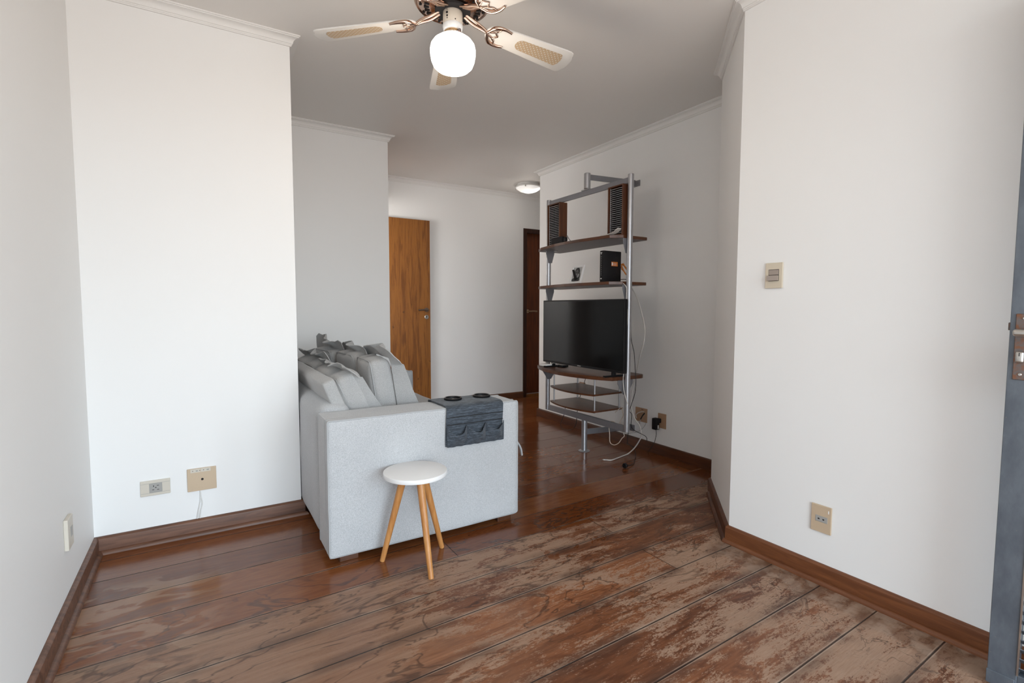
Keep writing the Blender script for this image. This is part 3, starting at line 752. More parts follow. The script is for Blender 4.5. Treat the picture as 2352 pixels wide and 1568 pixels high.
# long plain bolster pad against the back frame
root = thing('back_pad', (.70, 3.15, .50), 'long plain grey box pad leaning on the sofa back behind the ruffled cushions', 'cushion')
bm = B(); tb = bmesh.new(); soft(tb, (0, 0, .165), (.034, .635, .165), .016, sub=16, puff=(.006, 0, .004), wob=.006, seed=9)
tb.transform(frame_M((.640, 3.155, .495), LEAN)); merge(bm, tb); pb = mk('pad_body', bm, 'cushion', root, smooth=60)
G1 = 'big ruffled back cushions on the sofa'; G2 = 'upright ruffled cushions on the sofa'
ruffled('back_cushion', 'big ruffled grey back cushion nearest the front armrest', G1, (.742, 2.820, .495), LEAN, 0, .590, .355, .130, .060, 11, fx=.72, fold=.014, flop=-.030, side=.35, ears=-.2, splay=.075)
ruffled('back_cushion', 'big ruffled grey back cushion half hidden behind the white wall edge', G1, (.742, 3.450, .495), LEAN, .02, .600, .360, .130, .060, 12, fx=.80, fold=.016, flop=-.020)
L2 = math.radians(8)
ruffled('throw_cushion', 'upright ruffled grey cushion nearest the dark armrest organizer', G2, (.848, 2.745, .500), L2, -.06, .350, .392, .125, .092, 21, fx=.95, fold=.022, flop=-.040, side=.40, ears=-.1, splay=.125)
ruffled('throw_cushion', 'upright ruffled grey cushion in the middle of the sofa row', G2, (.845, 3.180, .500), L2, .04, .380, .388, .120, .075, 22, fx=.70, fold=.026, flop=-.030, ears=.2)
ruffled('throw_cushion', 'upright ruffled grey cushion farthest back, with a pointed floppy corner', G2, (.790, 3.600, .500), L2, .12, .360, .385, .120, .090, 23, fx=.70, fold=.026, flop=-.030, ears=.8)

# ---------- armrest organizer
org_ = thing('armrest_organizer', (1.175, 2.36, .665), 'dark blue-grey fabric organizer with cup holders draped over the sofa arm', 'organizer')
bm = B(); tb = bmesh.new()
prof = [(2.515, .470), (2.500, .560), (2.494, .640), (2.484, .668), (2.455, .676), (2.38, .676), (2.31, .675), (2.275, .672), (2.256, .662), (2.250, .640), (2.250, .560), (2.249, .470)]
pc = catmull([(0, y, z) for y, z in prof], 4); rows = []
for i, p in enumerate(pc):
    row = []
    for k in range(33):
        u = k/32; x = 1.012+u*.324
        w = .0016*math.sin(u*19+i*.3)*(1 if p.y < 2.26 else .5)
        row.append(tb.verts.new((x+.004*math.sin(i*.25), p.y+(w if p.y < 2.27 else 0), p.z+(w if p.y > 2.27 else 0))))
    rows.append(row)
for a, b in zip(rows, rows[1:]):
    for k in range(32): tb.faces.new((a[k], a[k+1], b[k+1], b[k]))
bmesh.ops.recalc_face_normals(tb, faces=tb.faces[:]); bmesh.ops.solidify(tb, geom=tb.faces[:], thickness=.005)
merge(bm, tb); mk('cloth', bm, 'slub', org_, smooth=50)
# tray part on top with two cup wells
for cx in (1.112, 1.282):
    bm = B(); lathe(bm, [(.039, .677), (.046, .677), (.048, .683), (.045, .688), (.041, .688), (.0385, .683), (.038, .6785), (0, .6785)], 40, Matrix.Translation((cx, 2.385, 0)))
    o = mk('cup_holder', bm, ['black_pl'], org_, smooth=40)
    bm = B(); lathe(bm, [(.0400, .6885), (.0435, .6895), (.0445, .6885)], 40, Matrix.Translation((cx, 2.385, 0))); mk('cup_rim', bm, 'glass_ring', o, smooth=40)
# stitched seams
for z in (.615, .578):
    bm = B(); box(bm, (1.014, 2.2415, z-.0010), (1.334, 2.2460, z+.0010)); mk('stitched_seam', bm, 'dark_gap', org_)
# pockets with gaping mouths, drooping between their stitched ends
for i in range(3):
    x0 = 1.013+i*.108; x1 = x0+.107
    tb = bmesh.new(); rows = []
    for r in range(15):
        v_ = r/14; row = []
        for k in range(25):
            u = k/24; bow = math.sin(PI*u)
            sag = .040*bow**.9*v_**1.6*(1+.12*math.sin(i*2+1)); z = .468+v_*.102-sag
            y = 2.243-.026*bow**.8*v_**1.2-.012*bow*math.sin(PI*v_)-.006*math.sin(u*PI*3+i)*v_*bow+.004*math.sin(u*15+i*2+v_*6)*bow
            row.append(tb.verts.new((x0+u*(x1-x0), y, z)))
        rows.append(row)
    for a, b in zip(rows, rows[1:]):
        for k in range(24): tb.faces.new((a[k], a[k+1], b[k+1], b[k]))
    bmesh.ops.recalc_face_normals(tb, faces=tb.faces[:]); bmesh.ops.solidify(tb, geom=tb.faces[:], thickness=.003)
    bm = B(); merge(bm, tb); mk('pocket', bm, 'slub', org_, smooth=60)

# ================================================================== stool
st = thing('side_stool', (.805, 2.115, 0), 'small round white stool on three pale wooden legs against the sofa arm', 'stool')
bm = B(); lathe(bm, [(0, .426), (.1395, .426), (.1412, .4252), (.1420, .4235), (.1420, .4085), (.1412, .4068), (.1395, .406), (0, .406)], 72, Matrix.Translation((.800, 2.120, 0))); mk('seat', bm, 'white_paint', st, smooth=30)
for (fx_, fy_), (tx, ty) in (((.668, 2.205), (.758, 2.150)), ((.800, 1.945), (.800, 2.063)), ((.955, 2.183), (.846, 2.146))):
    bm = B(); cyl(bm, (fx_, fy_, 0), (tx, ty, .404), .0115, 24, r2=.0175, bev=.002); mk('leg', bm, 'stool_wood', st, smooth=40)

# ================================================================== TV rack
RX, RY0, RY1 = 2.60, 2.617, 3.595; RYC = (RY0+RY1)/2
rack = thing('media_rack', (2.615, RYC, 0), 'silver metal wall-mounted media rack with brown wooden shelves', 'rack')
for y, z1 in ((RY0, 2.100), (RY1, 2.092)):
    bm = B(); cyl(bm, (RX, y, .262), (RX, y, z1), .0205, 28, bev=.002); mk('pole', bm, 'silver', rack, smooth=40)
bm = B(); box(bm, (RX-.010, RY0, 2.040), (RX+.010, RY1, 2.080), .003); mk('top_beam', bm, 'silver_flat', rack)
bm = B(); box(bm, (RX-.010, RY0, .258), (RX+.010, RY1, .306), .003); mk('bottom_beam', bm, 'silver_flat', rack)
bm = B(); cyl(bm, (2.615, RYC, .006), (2.615, RYC, .262), .0235, 32); lathe(bm, [(0, 0), (.046, 0), (.047, .004), (.040, .008), (.026, .010), (0, .010)], 40, Matrix.Translation((2.615, RYC, 0))); mk('foot_column', bm, 'silver', rack, smooth=40)
bm = B(); cyl(bm, (2.615, RYC, 2.094), (2.615, RYC, 2.215), .0255, 32, bev=.003); box(bm, (2.59, RYC-.045, 2.082), (2.64, RYC+.045, 2.090), .002); mk('pivot_cylinder', bm, 'silver', rack, smooth=40)
def bar(a, b, hz, th):
    a, b = Vector(a), Vector(b); d = b-a; L = d.length
    M = Matrix.Translation(a) @ Matrix.Rotation(math.atan2(d.y, d.x), 4, 'Z')
    bm = B(); box(bm, (0, -th/2, -hz/2), (L, th/2, hz/2), .002, 1, M=M); return bm
mk('wall_arm', bar((2.635, RYC-.012, 2.184), (3.052, 3.035, 2.184), .042, .012), 'silver_flat', rack)
bm = B(); box(bm, (XT-.010, 2.984, 2.152), (XT-.0003, 3.084, 2.200), .002); cyl(bm, (XT-.010, 3.004, 2.176), (XT-.014, 3.004, 2.176), .005, 12)
box(bm, (XT-.022, 3.028, 2.158), (XT-.010, 3.043, 2.205), .001); mk('wall_plate', bm, 'silver_flat', rack)
mk('wall_arm', bar((2.635, RYC-.012, .160), (3.05, 3.03, .160), .045, .012), 'silver_flat', rack)
bm = B(); box(bm, (XT-.016, 2.995, .128), (XT-.0003, 3.10, .180), .003); mk('wall_plate', bm, 'silver_flat', rack)
def shelf_outline(xf, xb, y0, y1, bow, bev, n=14):
    """bow-fronted board: front (towards -x) swells by `bow`, corners rounded"""
    pts = []
    for k in range(n+1):
        u = k/n; y = y0+(y1-y0)*u
        pts.append((xf-bow*math.sin(PI*u)**.8, y))
    b2 = bev
    pts += [(xb-b2, y1)]+[(xb-b2+b2*math.sin(a), y1-b2+b2*math.cos(a)) for a in (PI/8, PI/4, 3*PI/8)]+[(xb, y1-b2), (xb, y0+b2)]+[(xb-b2+b2*math.cos(a), y0+b2-b2*math.sin(a)) for a in (PI/8, PI/4, 3*PI/8)]+[(xb-b2, y0)]
    return pts
def shelf(name, out, z0, z1, under=False):
    bm = B(); prism(bm, out, z0, z1, .0015, seg=1)
    o = mk(name, bm, ['shelf', 'shelf_under'], rack)
    if under:
        for f in o.data.polygons:
            if f.normal.z < -.9: f.material_index = 1
    return o
def chamfer_outline(xf, xt, xb, y0, y1, c):
    """long hexagon: straight front between chamfered corners"""
    return [(xt, y0), (xf, y0+c*.25), (xf-.035, RYC-.12), (xf-.04, RYC+.05), (xf-.025, y1-c*1.9), (xf+.03, y1-c*.55), (xt, y1), (xb, y1), (xb+.006, y1-.05), (xb+.006, y0+.02), (xb, y0)]
shelf('shelf', chamfer_outline(2.475, 2.56, 2.795, 2.640, 3.690, .20), 1.655, 1.677, True)
shelf('shelf', chamfer_outline(2.475, 2.56, 2.795, 2.640, 3.690, .20), 1.327, 1.349, True)
tvs = shelf('shelf', shelf_outline(2.475, 2.810, 2.640, 3.575, .130, .05), .640, .666, True)
s4 = shelf('shelf', shelf_outline(2.475, 2.775, 2.835, 3.385, .060, .004), .500, .513)
s5 = shelf('shelf', shelf_outline(2.475, 2.775, 2.835, 3.385, .060, .004), .374, .387)
for x, y in ((2.500, 2.855), (2.500, 3.365), (2.752, 2.855), (2.752, 3.365)):
    bm = B(); cyl(bm, (x, y, .366), (x, y, .640), .0062, 14); mk('shelf_rod', bm, 'silver', rack, smooth=40)
def bracket(y, ztop, w=.086, hgt=.105, s=1):
    """folded plate under a shelf: tapering plate in the y=const plane hugging the pole"""
    bm = B(); yy = y+s*.022
    pts = [(-w*.5, 0), (w*.5, 0), (w*.5, -.026), (.019, -hgt), (-.019, -hgt), (-w*.5, -.026)]
    M = Matrix.Translation((RX, yy, ztop)) @ Matrix.Rotation(PI/2, 4, 'X')
    prism(bm, pts, -.002, .002, 0, M=M)
    box(bm, (RX-w*.5, min(yy, yy+s*.05), ztop-.003), (RX+w*.5, max(yy, yy+s*.05), ztop))
    for q in (-.03, -.085): cyl(bm, (RX, yy-.004, ztop+q), (RX, yy+.004, ztop+q), .0035, 10)
    return mk('bracket', bm, 'silver_flat', rack)
for z, w_ in ((1.655, .086), (1.327, .086), (.640, .150)):
    bracket(RY0, z, w=w_, s=1); bracket(RY1, z, w=w_, s=-1)

# ---------- CD towers on the top shelf
def cd_tower(x0, y0, y1, z0, z1, label):
    d = .082; root = thing('disc_tower', (x0+d/2, (y0+y1)/2, z0), label, 'disc rack', 'wooden disc towers on the top shelf')
    bm = B(); t = .010
    box(bm, (x0, y0, z0), (x0+d, y0+t, z1), .001, 1); box(bm, (x0, y1-t, z0), (x0+d, y1, z1), .001, 1)
    box(bm, (x0, y0+t, z0), (x0+d, y1-t, z0+t), .001, 1); box(bm, (x0, y0+t, z1-t), (x0+d, y1-t, z1), .001, 1)
    box(bm, (x0+d-.006, y0+t, z0+t), (x0+d, y1-t, z1-t)); mk('case', bm, 'box_wood', root)
    bm = B(); box(bm, (x0+.020, y0+t, z0+t), (x0+d-.006, y0+t+.0015, z1-t)); box(bm, (x0+.020, y1-t-.0015, z0+t), (x0+d-.006, y1-t, z1-t)); box(bm, (x0+d-.0075, y0+t+.0015, z0+t), (x0+d-.006, y1-t-.0015, z1-t)); mk('painted_shade', bm, 'black_mat', root)  # added black sheets paint in the shade inside the case
    bm = B(); n_ = 23
    for k in range(n_):
        z = z0+.022+(z1-z0-.044)*k/(n_-1)
        tube(bm, [(x0+.012, y1-t-.004, z), (x0+.004, y1-t-.02, z-.0015), (x0+.000, (y0+y1)/2, z-.003), (x0+.004, y0+t+.02, z-.0015), (x0+.012, y0+t+.004, z)], .0020, 6, 3)
    for y in (y0+t+.005, y1-t-.005): cyl(bm, (x0+.013, y, z0+t), (x0+.013, y, z1-t), .002, 8)
    mk('wire_rack', bm, 'silver', root, smooth=60)
    # a few thin sleeves inside
    return root
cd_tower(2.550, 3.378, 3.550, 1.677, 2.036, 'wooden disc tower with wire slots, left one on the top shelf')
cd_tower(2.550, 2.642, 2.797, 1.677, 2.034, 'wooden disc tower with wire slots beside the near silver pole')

# ---------- television
TVX = 2.50
tv = thing('television', (TVX, 3.04, .666), 'large black flat-screen television on the rack', 'television')
y0, y1, z0, z1 = 2.555, 3.530, .700, 1.2235
bm = B(); box(bm, (TVX, y0, z0), (TVX+.030, y1, z1), .004); box(bm, (TVX+.028, y0+.15, z0+.06), (TVX+.062, y1-.15, z1-.10), .01); mk('bezel', bm, 'black_pl', tv)
bm = B(); box(bm, (TVX-.0012, y0+.010, z0+.018), (TVX+.001, y1-.010, z1-.010)); mk('screen', bm, 'screen', tv)
bm = B(); box(bm, (TVX-.0016, (y0+y1)/2-.020, z0+.006), (TVX+.0, (y0+y1)/2+.020, z0+.012)); mk('brand_mark', bm, 'grey_pl', tv)
for y in (y0+.115, y1-.13):
    bm = B(); prism(bm, [(TVX-.075, y-.012), (TVX-.075, y+.012), (TVX+.11, y+.010), (TVX+.11, y-.010)], .666, .678, .002); box(bm, (TVX+.0, y-.010, .674), (TVX+.03, y+.010, .702), .002); mk('foot', bm, 'black_pl', tv)

# ---------- modem
mo = thing('modem', (2.585, 2.80, 1.349), 'tall black modem standing on the middle shelf with an orange label', 'modem')
bm = B()
prism(bm, [(2.500, 2.789), (2.503, 2.781), (2.512, 2.777), (2.675, 2.782), (2.680, 2.786), (2.680, 2.814), (2.675, 2.818), (2.512, 2.823), (2.503, 2.819), (2.500, 2.811)], 1.349, 1.578, .003)
mb = mk('modem_case', bm, 'black_mat', mo, smooth=35)
bm = B(); box(bm, (2.578, 2.7775, 1.468), (2.640, 2.7790, 1.500), 0); mk('label', bm, 'orange_label', mo)
bm = B(); box(bm, (2.581, 2.7768, 1.473), (2.592, 2.7776, 1.495)); 
for k in range(4): box(bm, (2.596, 2.7768, 1.489-k*.005), (2.596+.034-.006*(k % 2), 2.7776, 1.4900-k*.005))
mk('label_print', bm, 'white_pl', mo)
for a, b in [((2.4985, 2.7985, 1.535-k*.0135), (2.4998, 2.8015, 1.5375-k*.0135)) for k in range(11)]+[((2.4985, 2.796, 1.553), (2.4998, 2.806, 1.557)), ((2.4985, 2.792, 1.561), (2.4998, 2.809, 1.565)), ((2.4985, 2.795, 1.371), (2.4998, 2.807, 1.379))]:
    bm = B(); box(bm, a, b); mk('indicator_light', bm, 'white_pl', mo)
bm = B()
for k in range(12): box(bm, (2.60, 2.7785, 1.356+k*.0042), (2.672, 2.7800, 1.3575+k*.0042))
mk('vent_ribs', bm, 'black_pl', mo); bm = B()
for k in range(7): box(bm, (2.63, 2.7785, 1.545+k*.0042), (2.675, 2.7800, 1.5465+k*.0042))
mk('vent_ribs', bm, 'black_pl', mo)

# ---------- framed photograph
ph = thing('photo_frame', (2.52, 3.12, 1.349), 'small pale frame with a black and white portrait of a person', 'picture frame')
Mf = Matrix.Translation((2.505, 3.118, 1.350)) @ Matrix.Rotation(math.radians(-2), 4, 'Z') @ Matrix.Rotation(math.radians(15), 4, 'Y')
# local frame: x depth, y width, z height
bm = B(); w2, hh, bw = .074, .152, .016
box(bm, (0, -w2, 0), (.010, w2, bw+.004), .001, 1, Mf); box(bm, (0, -w2, hh-bw), (.010, w2, hh), .001, 1, Mf)
box(bm, (0, -w2, bw), (.010, -w2+bw, hh-bw), .001, 1, Mf); box(bm, (0, w2-bw, bw), (.010, w2, hh-bw), .001, 1, Mf)
box(bm, (.006, -w2+.004, .004), (.012, w2-.004, hh-.004), 0, 1, Mf); mk('frame', bm, 'white_paint', ph)
bm = B(); box(bm, (.0045, -w2+bw, bw+.004), (.006, w2-bw, hh-bw), 0, 1, Mf); pp_ = mk('photograph', bm, 'photo_paper', ph)
def ell(cy, cz, ry, rz, x, mat, nm, rot=0):
    bm = B(); tb = bmesh.new(); vs = []
    for k in range(28):
        a = 2*PI*k/28; yy, zz = ry*math.cos(a), rz*math.sin(a)
        vs.append(tb.verts.new((x, cy+yy*math.cos(rot)-zz*math.sin(rot), cz+yy*math.sin(rot)+zz*math.cos(rot))))
    tb.faces.new(vs); bmesh.ops.solidify(tb, geom=tb.faces[:], thickness=.0003); tb.transform(Mf); merge(bm, tb); mk(nm, bm, mat, pp_)
ell(.004, .034, .050, .018, .0040, 'photo_dark', 'shirt'); ell(-.020, .052, .022, .038, .0038, 'photo_dark', 'shoulder', .3)
ell(.000, .096, .033, .036, .0036, 'photo_dark', 'hair'); ell(.006, .082, .024, .034, .0033, 'photo_skin', 'face', .15)
ell(.014, .092, .007, .0035, .0030, 'photo_dark', 'eye'); ell(-.004, .090, .007, .0035, .0030, 'photo_dark', 'eye'); ell(.006, .078, .0035, .008, .0030, 'photo_light', 'nose')
ell(.006, .064, .010, .0035, .0030, 'photo_dark', 'mouth'); ell(-.022, .066, .012, .018, .0030, 'photo_light', 'hand', .4)
bm = B(); box(bm, (.012, -.012, 0), (.016, .012, .10), 0, 1, Matrix.Translation((.0, 0, 0)) @ Mf @ Matrix.Translation((.002, 0, .01)) @ Matrix.Rotation(math.radians(-32), 4, 'Y')); mk('easel_back', bm, 'black_mat', ph)

# ---------- small things on the shelves
t = thing('power_adapter', (2.49, 3.30, 1.677), 'black power adapter lying at the left tower on the top shelf', 'adapter')
bm = B(); box(bm, (2.470, 3.235, 1.678), (2.498, 3.385, 1.732), .006, 3); mk('adapter_body', bm, 'black_mat', t, smooth=40)
bm = B(); box(bm, (2.478, 3.195, 1.690), (2.496, 3.232, 1.722), .004, 2, Matrix.Identity(4)); mk('plug_head', bm, 'black_pl', t, smooth=40)
bm = B(); tube(bm, [(2.485, 3.20, 1.735), (2.48, 3.18, 1.728), (2.478, 3.155, 1.700), (2.485, 3.13, 1.680), (2.52, 3.10, 1.680)], .0022, 8, 4); mk('cord', bm, 'black_cable', t, smooth=60)
bm = B()
for k in range(4):
    o_ = k*.006
    tube(bm, [(2.452+o_, 2.760, 1.681), (2.456+o_, 2.70, 1.683), (2.456+o_, 2.64, 1.690), (2.447+o_, 2.595, 1.704), (2.450+o_, 2.580, 1.712), (2.462+o_, 2.588, 1.708), (2.468+o_, 2.63, 1.690), (2.474+o_, 2.69, 1.682)], .0034, 8, 5)
bm.transform(Matrix.Translation((.028, .03, 0)))
tag(mk('cable_bundle', bm, 'white_cable', None, smooth=60), 'folded bundle of white cable on the top shelf', 'cable')
bm = B(); box(bm, (2.47, 2.86, 1.678), (2.50, 2.90, 1.684), .002); tag(mk('white_clip', bm, 'white_pl', None), 'tiny white clip lying in the middle of the top shelf', 'clip')
t = thing('set_top_box', (2.47, 3.47, .667), 'small white box at the far end of the television shelf', 'box')
bm = B(); box(bm, (2.440, 3.40, .667), (2.51, 3.50, .688), .005, 3); mk('box_body', bm, 'white_pl', t, smooth=40)
t = thing('signal_adapter', (2.56, 3.37, .667), 'little black adapter beside the white box under the television', 'adapter')
bm = B(); box(bm, (2.535, 3.30, .667), (2.60, 3.375, .684), .004, 2); mk('adapter_body', bm, 'black_pl', t)
bm = B(); tube(bm, [(2.50, 3.41, .684), (2.505, 3.385, .700), (2.52, 3.37, .694), (2.54, 3.365, .680)], .0028, 8, 5); tube(bm, [(2.51, 3.43, .684), (2.53, 3.40, .706), (2.55, 3.385, .696), (2.56, 3.37, .684)], .0028, 8, 5); mk('jumper_cord', bm, 'white_cable', t, smooth=60)

# ---------- cables, points mostly taken from image pixels on chosen planes
def cable(name, label, pts, r, mat, cat='cable', sub=7):
    bm = B(); tube(bm, pts, r, 10, sub); return tag(mk(name, bm, mat, None, smooth=60), label, cat)
wt = thing('coaxial_cable', (2.78, 2.72, 0), 'thick white cable bowing out beside the rack and curling onto the floor', 'cable')
bm = B(); tube(bm, [(2.72, 2.79, 1.351), (2.765, 2.782, 1.335), (2.78, 2.771, 1.311), (2.78, 2.712, 1.237), (2.78, 2.667, 1.132), (2.78, 2.63, 1.006), (2.78, 2.64, .897), (2.785, 2.677, .803), (2.82, 2.730, .717), (2.825, 2.772, .592), (2.82, 2.785, .496), (2.82, 2.792, .41), (2.82, 2.76, .32), (2.86, 2.74, .252), (2.86, 2.719, .19), (2.86, 2.731, .149), (2.86, 2.787, .068), (2.84, 2.835, .012), (2.76, 2.822, .006), (2.70, 2.806, .006), (2.62, 2.79, .006), (2.590, 2.812, .006)], .0048, 10, 8); mk('cable_sheath', bm, 'white_cable', wt, smooth=60)
bm = B(); cyl(bm, (2.590, 2.812, .006), (2.572, 2.828, .007), .0060, 14, bev=.001); cyl(bm, (2.572, 2.828, .007), (2.567, 2.833, .007), .0022, 8); mk('connector', bm, 'steel', wt, smooth=40)
cable('aerial_cable', 'thin white cable running down the front of the near silver pole', [(2.60, 2.68, 1.352), (2.57, 2.655, 1.342), (2.562, 2.615, 1.320), (2.56, 2.599, 1.288), (2.56, 2.603, 1.202), (2.56, 2.584, 1.124), (2.56, 2.592, 1.02), (2.56, 2.602, .89), (2.56, 2.595, .794), (2.56, 2.619, .66), (2.56, 2.605, .556), (2.56, 2.565, .472)], .0030, 'white_cable')
cable('looped_cable', 'beige cable hanging in a loop under the small shelves', [(2.64, 2.78, .374), (2.625, 2.70, .425), (2.62, 2.683, .40), (2.62, 2.675, .368), (2.62, 2.708, .307), (2.62, 2.694, .264), (2.62, 2.659, .225), (2.62, 2.684, .197), (2.62, 2.717, .155), (2.62, 2.766, .129), (2.62, 2.809, .14), (2.62, 2.815, .201), (2.62, 2.823, .265), (2.615, 2.797, .303), (2.60, 2.738, .312)], .0030, 'beige_cable')
cable('modem_cable', 'thin black cable hanging behind the near silver pole', [(2.685, 2.80, 1.375), (2.70, 2.74, 1.370), (2.69, 2.69, 1.33), (2.68, 2.674, 1.257), (2.68, 2.671, 1.042), (2.68, 2.664, .926), (2.68, 2.634, .829), (2.68, 2.622, .714), (2.68, 2.612, .634), (2.68, 2.619, .543), (2.68, 2.65, .457), (2.68, 2.67, .399), (2.68, 2.648, .375), (2.69, 2.662, .29), (2.75, 2.683, .24), (2.82, 2.64, .196), (2.88, 2.68, .14)], .0024, 'black_cable')
pc_ = thing('plug_cable', (2.60, 2.62, 0), 'black cord ending in a round plug lying on the floor by the rack', 'cord')
bm = B(); tube(bm, [(2.608, 2.613, .014), (2.638, 2.616, .008), (2.70, 2.640, .004), (2.784, 2.711, .004), (2.86, 2.775, .010), (2.88, 2.813, .050), (2.88, 2.86, .069), (2.88, 2.888, .080), (2.87, 2.869, .174)], .0026, 8, 7); mk('cord_sheath', bm, 'black_cable', pc_, smooth=60)
bm = B(); cyl(bm, (2.572, 2.606, .019), (2.590, 2.610, .019), .019, 20, bev=.003); cyl(bm, (2.588, 2.610, .017), (2.615, 2.613, .015), .008, 14, r2=.005)
for s in (-.006, .006): cyl(bm, (2.574, 2.606+s, .019+s*.5), (2.553, 2.602+s, .019+s*.5), .0022, 8)
mk('plug', bm, 'black_pl', pc_, smooth=40)
cable('dangling_cord', 'black cord drooping in a U below the far end of the rack', [(2.66, 3.41, .374), (2.66, 3.423, .263), (2.66, 3.453, .198), (2.66, 3.484, .138), (2.66, 3.452, .106), (2.66, 3.374, .109), (2.66, 3.3, .141), (2.66, 3.265, .197), (2.66, 3.252, .30), (2.70, 3.26, .374)], .0028, 'black_cable')
cable('television_cable', 'black cord dropping from the television through the small shelves', [(2.56, 3.20, .72), (2.70, 3.25, .70), (2.815, 3.27, .66), (2.80, 3.31, .569), (2.795, 3.36, .44), (2.79, 3.38, .382)], .0026, 'black_cable')
cable('network_cable', 'bunched orange network cable behind the black modem', [(2.686, 2.79, 1.46), (2.69, 2.775, 1.490), (2.69, 2.757, 1.471), (2.69, 2.724, 1.443), (2.69, 2.707, 1.413), (2.685, 2.715, 1.400), (2.68, 2.737, 1.414), (2.68, 2.765, 1.452), (2.685, 2.785, 1.486), (2.70, 2.778, 1.478), (2.70, 2.74, 1.438), (2.70, 2.712, 1.404), (2.695, 2.728, 1.396), (2.69, 2.76, 1.430), (2.688, 2.79, 1.455)], .0042, 'orange_cable')

# ================================================================== wall plates
def wplate(name, label, cat, axis, pos, c, w, h, mat, d=.007, group=None):
    """axis 'x': plate on a wall of constant x whose face looks to -x (or +x if pos<0)"""
    root = thing(name, c, label, cat, group)
    return root
def on_wall(kind, c, du, dz, w, h, d0, d1, bev=0, seg=2):
    """box on a wall, u = along wall. kinds: R right (-x face), T rack wall (-x face), P front (-y face), L left (+x face)"""
    x, y, z = c; bm = B()
    du, dz, w, h = [q*1.045 for q in (du, dz, w, h)]  # plates enlarged along with the walls, which were scaled about the camera
    if kind in 'RT': box(bm, (x-d1, y+du-w/2, z+dz-h/2), (x-d0, y+du+w/2, z+dz+h/2), bev, seg)
    elif kind == 'P': box(bm, (x+du-w/2, y-d1, z+dz-h/2), (x+du+w/2, y-d0, z+dz+h/2), bev, seg)
    elif kind == 'L': box(bm, (x+d0, y+du-w/2, z+dz-h/2), (x+d1, y+du+w/2, z+dz+h/2), bev, seg)
    return bm
c = (XR, 1.311, 1.3055)
s_ = thing('light_switch', c, 'cream two-rocker light switch high on the right wall', 'switch')
mk('plate', on_wall('R', c, 0, 0, .076, .109, 0, .009, .002), 'cream', s_)
mk('rocker_recess', on_wall('R', c, 0, .001, .046, .050, .0085, .0094, .0008, 1), 'dark_gap', s_)
mk('rocker', on_wall('R', c, 0, .0130, .043, .022, .009, .0105, .001, 1), 'taupe', s_)
bm = B(); prism(bm, [(1.2885, 0), (1.3335, 0), (1.3335, .018), (1.2885, .011)], 1.2820, 1.3050, .0008, M=Matrix.Translation((XR-.009, 0, 0)) @ Matrix(((0, -1, 0, 0), (1, 0, 0, 0), (0, 0, 1, 0), (0, 0, 0, 1))), seg=1)
mk('rocker', bm, 'taupe', s_)
c = (XR, 1.067, .273)
s_ = thing('wall_socket', c, 'beige two-hole socket low on the right wall below the light switch', 'socket')
mk('plate', on_wall('R', c, 0, 0, .077, .111, 0, .008, .002), 'cream_dark', s_)
k_ = mk('socket_insert', on_wall('R', c, -.002, 0, .046, .025, .0078, .0095, .0008, 1), 'grey_pl', s_)
for du in (.008, -.010): mk('socket_hole', on_wall('R', c, du, 0, .007, .005, .0092, .0099), 'dark_gap', k_)
mk('paint_chip', on_wall('R', c, -.028, .035, .004, .012, .0079, .0084), 'white_pl', s_)
c = (-.218, YP, .276)
s_ = thing('wall_socket', c, 'ivory socket with a grey centre on the wall left of the sofa', 'socket')
mk('plate', on_wall('P', c, 0, 0, .115, .072, 0, .008, .002), 'cream_pale', s_)
mk('groove', on_wall('P', c, 0, .0225, .113, .0012, .0078, .0083), 'grey_pl', s_); mk('groove', on_wall('P', c, 0, -.0225, .113, .0012, .0078, .0083), 'grey_pl', s_)
k_ = mk('socket_insert', on_wall('P', c, .0015, 0, .050, .043, .0078, .0095, .0005, 1), 'grey_pl', s_)
for du, dz, w, h in ((-.008, .009, .0028, .007), (.0085, .0105, .008, .0022), (0, .0015, .005, .0035), (-.010, -.008, .008, .0022), (.009, -.009, .008, .0022)):
    mk('socket_slot', on_wall('P', c, .0015+du, dz, w, h, .0093, .0099), 'dark_gap', k_)
c = (-.0235, YP, .284)
s_ = thing('aerial_outlet', c, 'chipped beige outlet plate with one round hole, left of the sofa', 'outlet')
mk('plate', on_wall('P', c, 0, 0, .121, .111, 0, .008, .002), 'cream_dark', s_)
bm = B(); cyl(bm, (-.022, YP-.0078, .284), (-.022, YP-.0088, .284), .0058, 16); mk('centre_hole', bm, 'dark_gap', s_)
for du in (-.026, .017): mk('paint_patch', on_wall('P', c, du, .045, .041, .017, .0079, .0084), 'cream_pale', s_)
for du in (-.037, -.008, .008, .028):
    bm = B(); cyl(bm, (-.0235+du*1.045, YP-.0083, .331), (-.0235+du*1.045, YP-.0089, .331), .0022, 10); mk('screw_hole', bm, 'rust', s_)
for du in (-.020, .025): mk('latch_tab', on_wall('P', c, du, .044, .009, .005, .0083, .0098, .001, 1), 'grey_pl', s_)
mk('cover_patch', on_wall('P', c, -.020, -.047, .044, .016, .0079, .0088, .0005, 1), 'cream_dark', s_)
ct = thing('wall_wires', (-.036, YP-.008, .15), 'pair of thin white wires hanging from the round-hole outlet to the baseboard', 'wire')
for pts in ([(-0.0324, YP-.006, 0.232), (-0.0303, YP-.006, 0.1944), (-0.0251, YP-.006, 0.1578), (-0.0324, YP-.008, 0.1243), (-0.0387, YP-.012, 0.0846)], [(-0.0324, YP-.006, 0.232), (-0.0334, YP-.006, 0.1787), (-0.0376, YP-.007, 0.1526), (-0.0439, YP-.009, 0.1212), (-0.0502, YP-.012, 0.0846)]):
    bm = B(); tube(bm, pts, .0022, 8, 5); mk('wire', bm, 'white_pl', ct, smooth=60)
c = (XL, 2.451, .308)
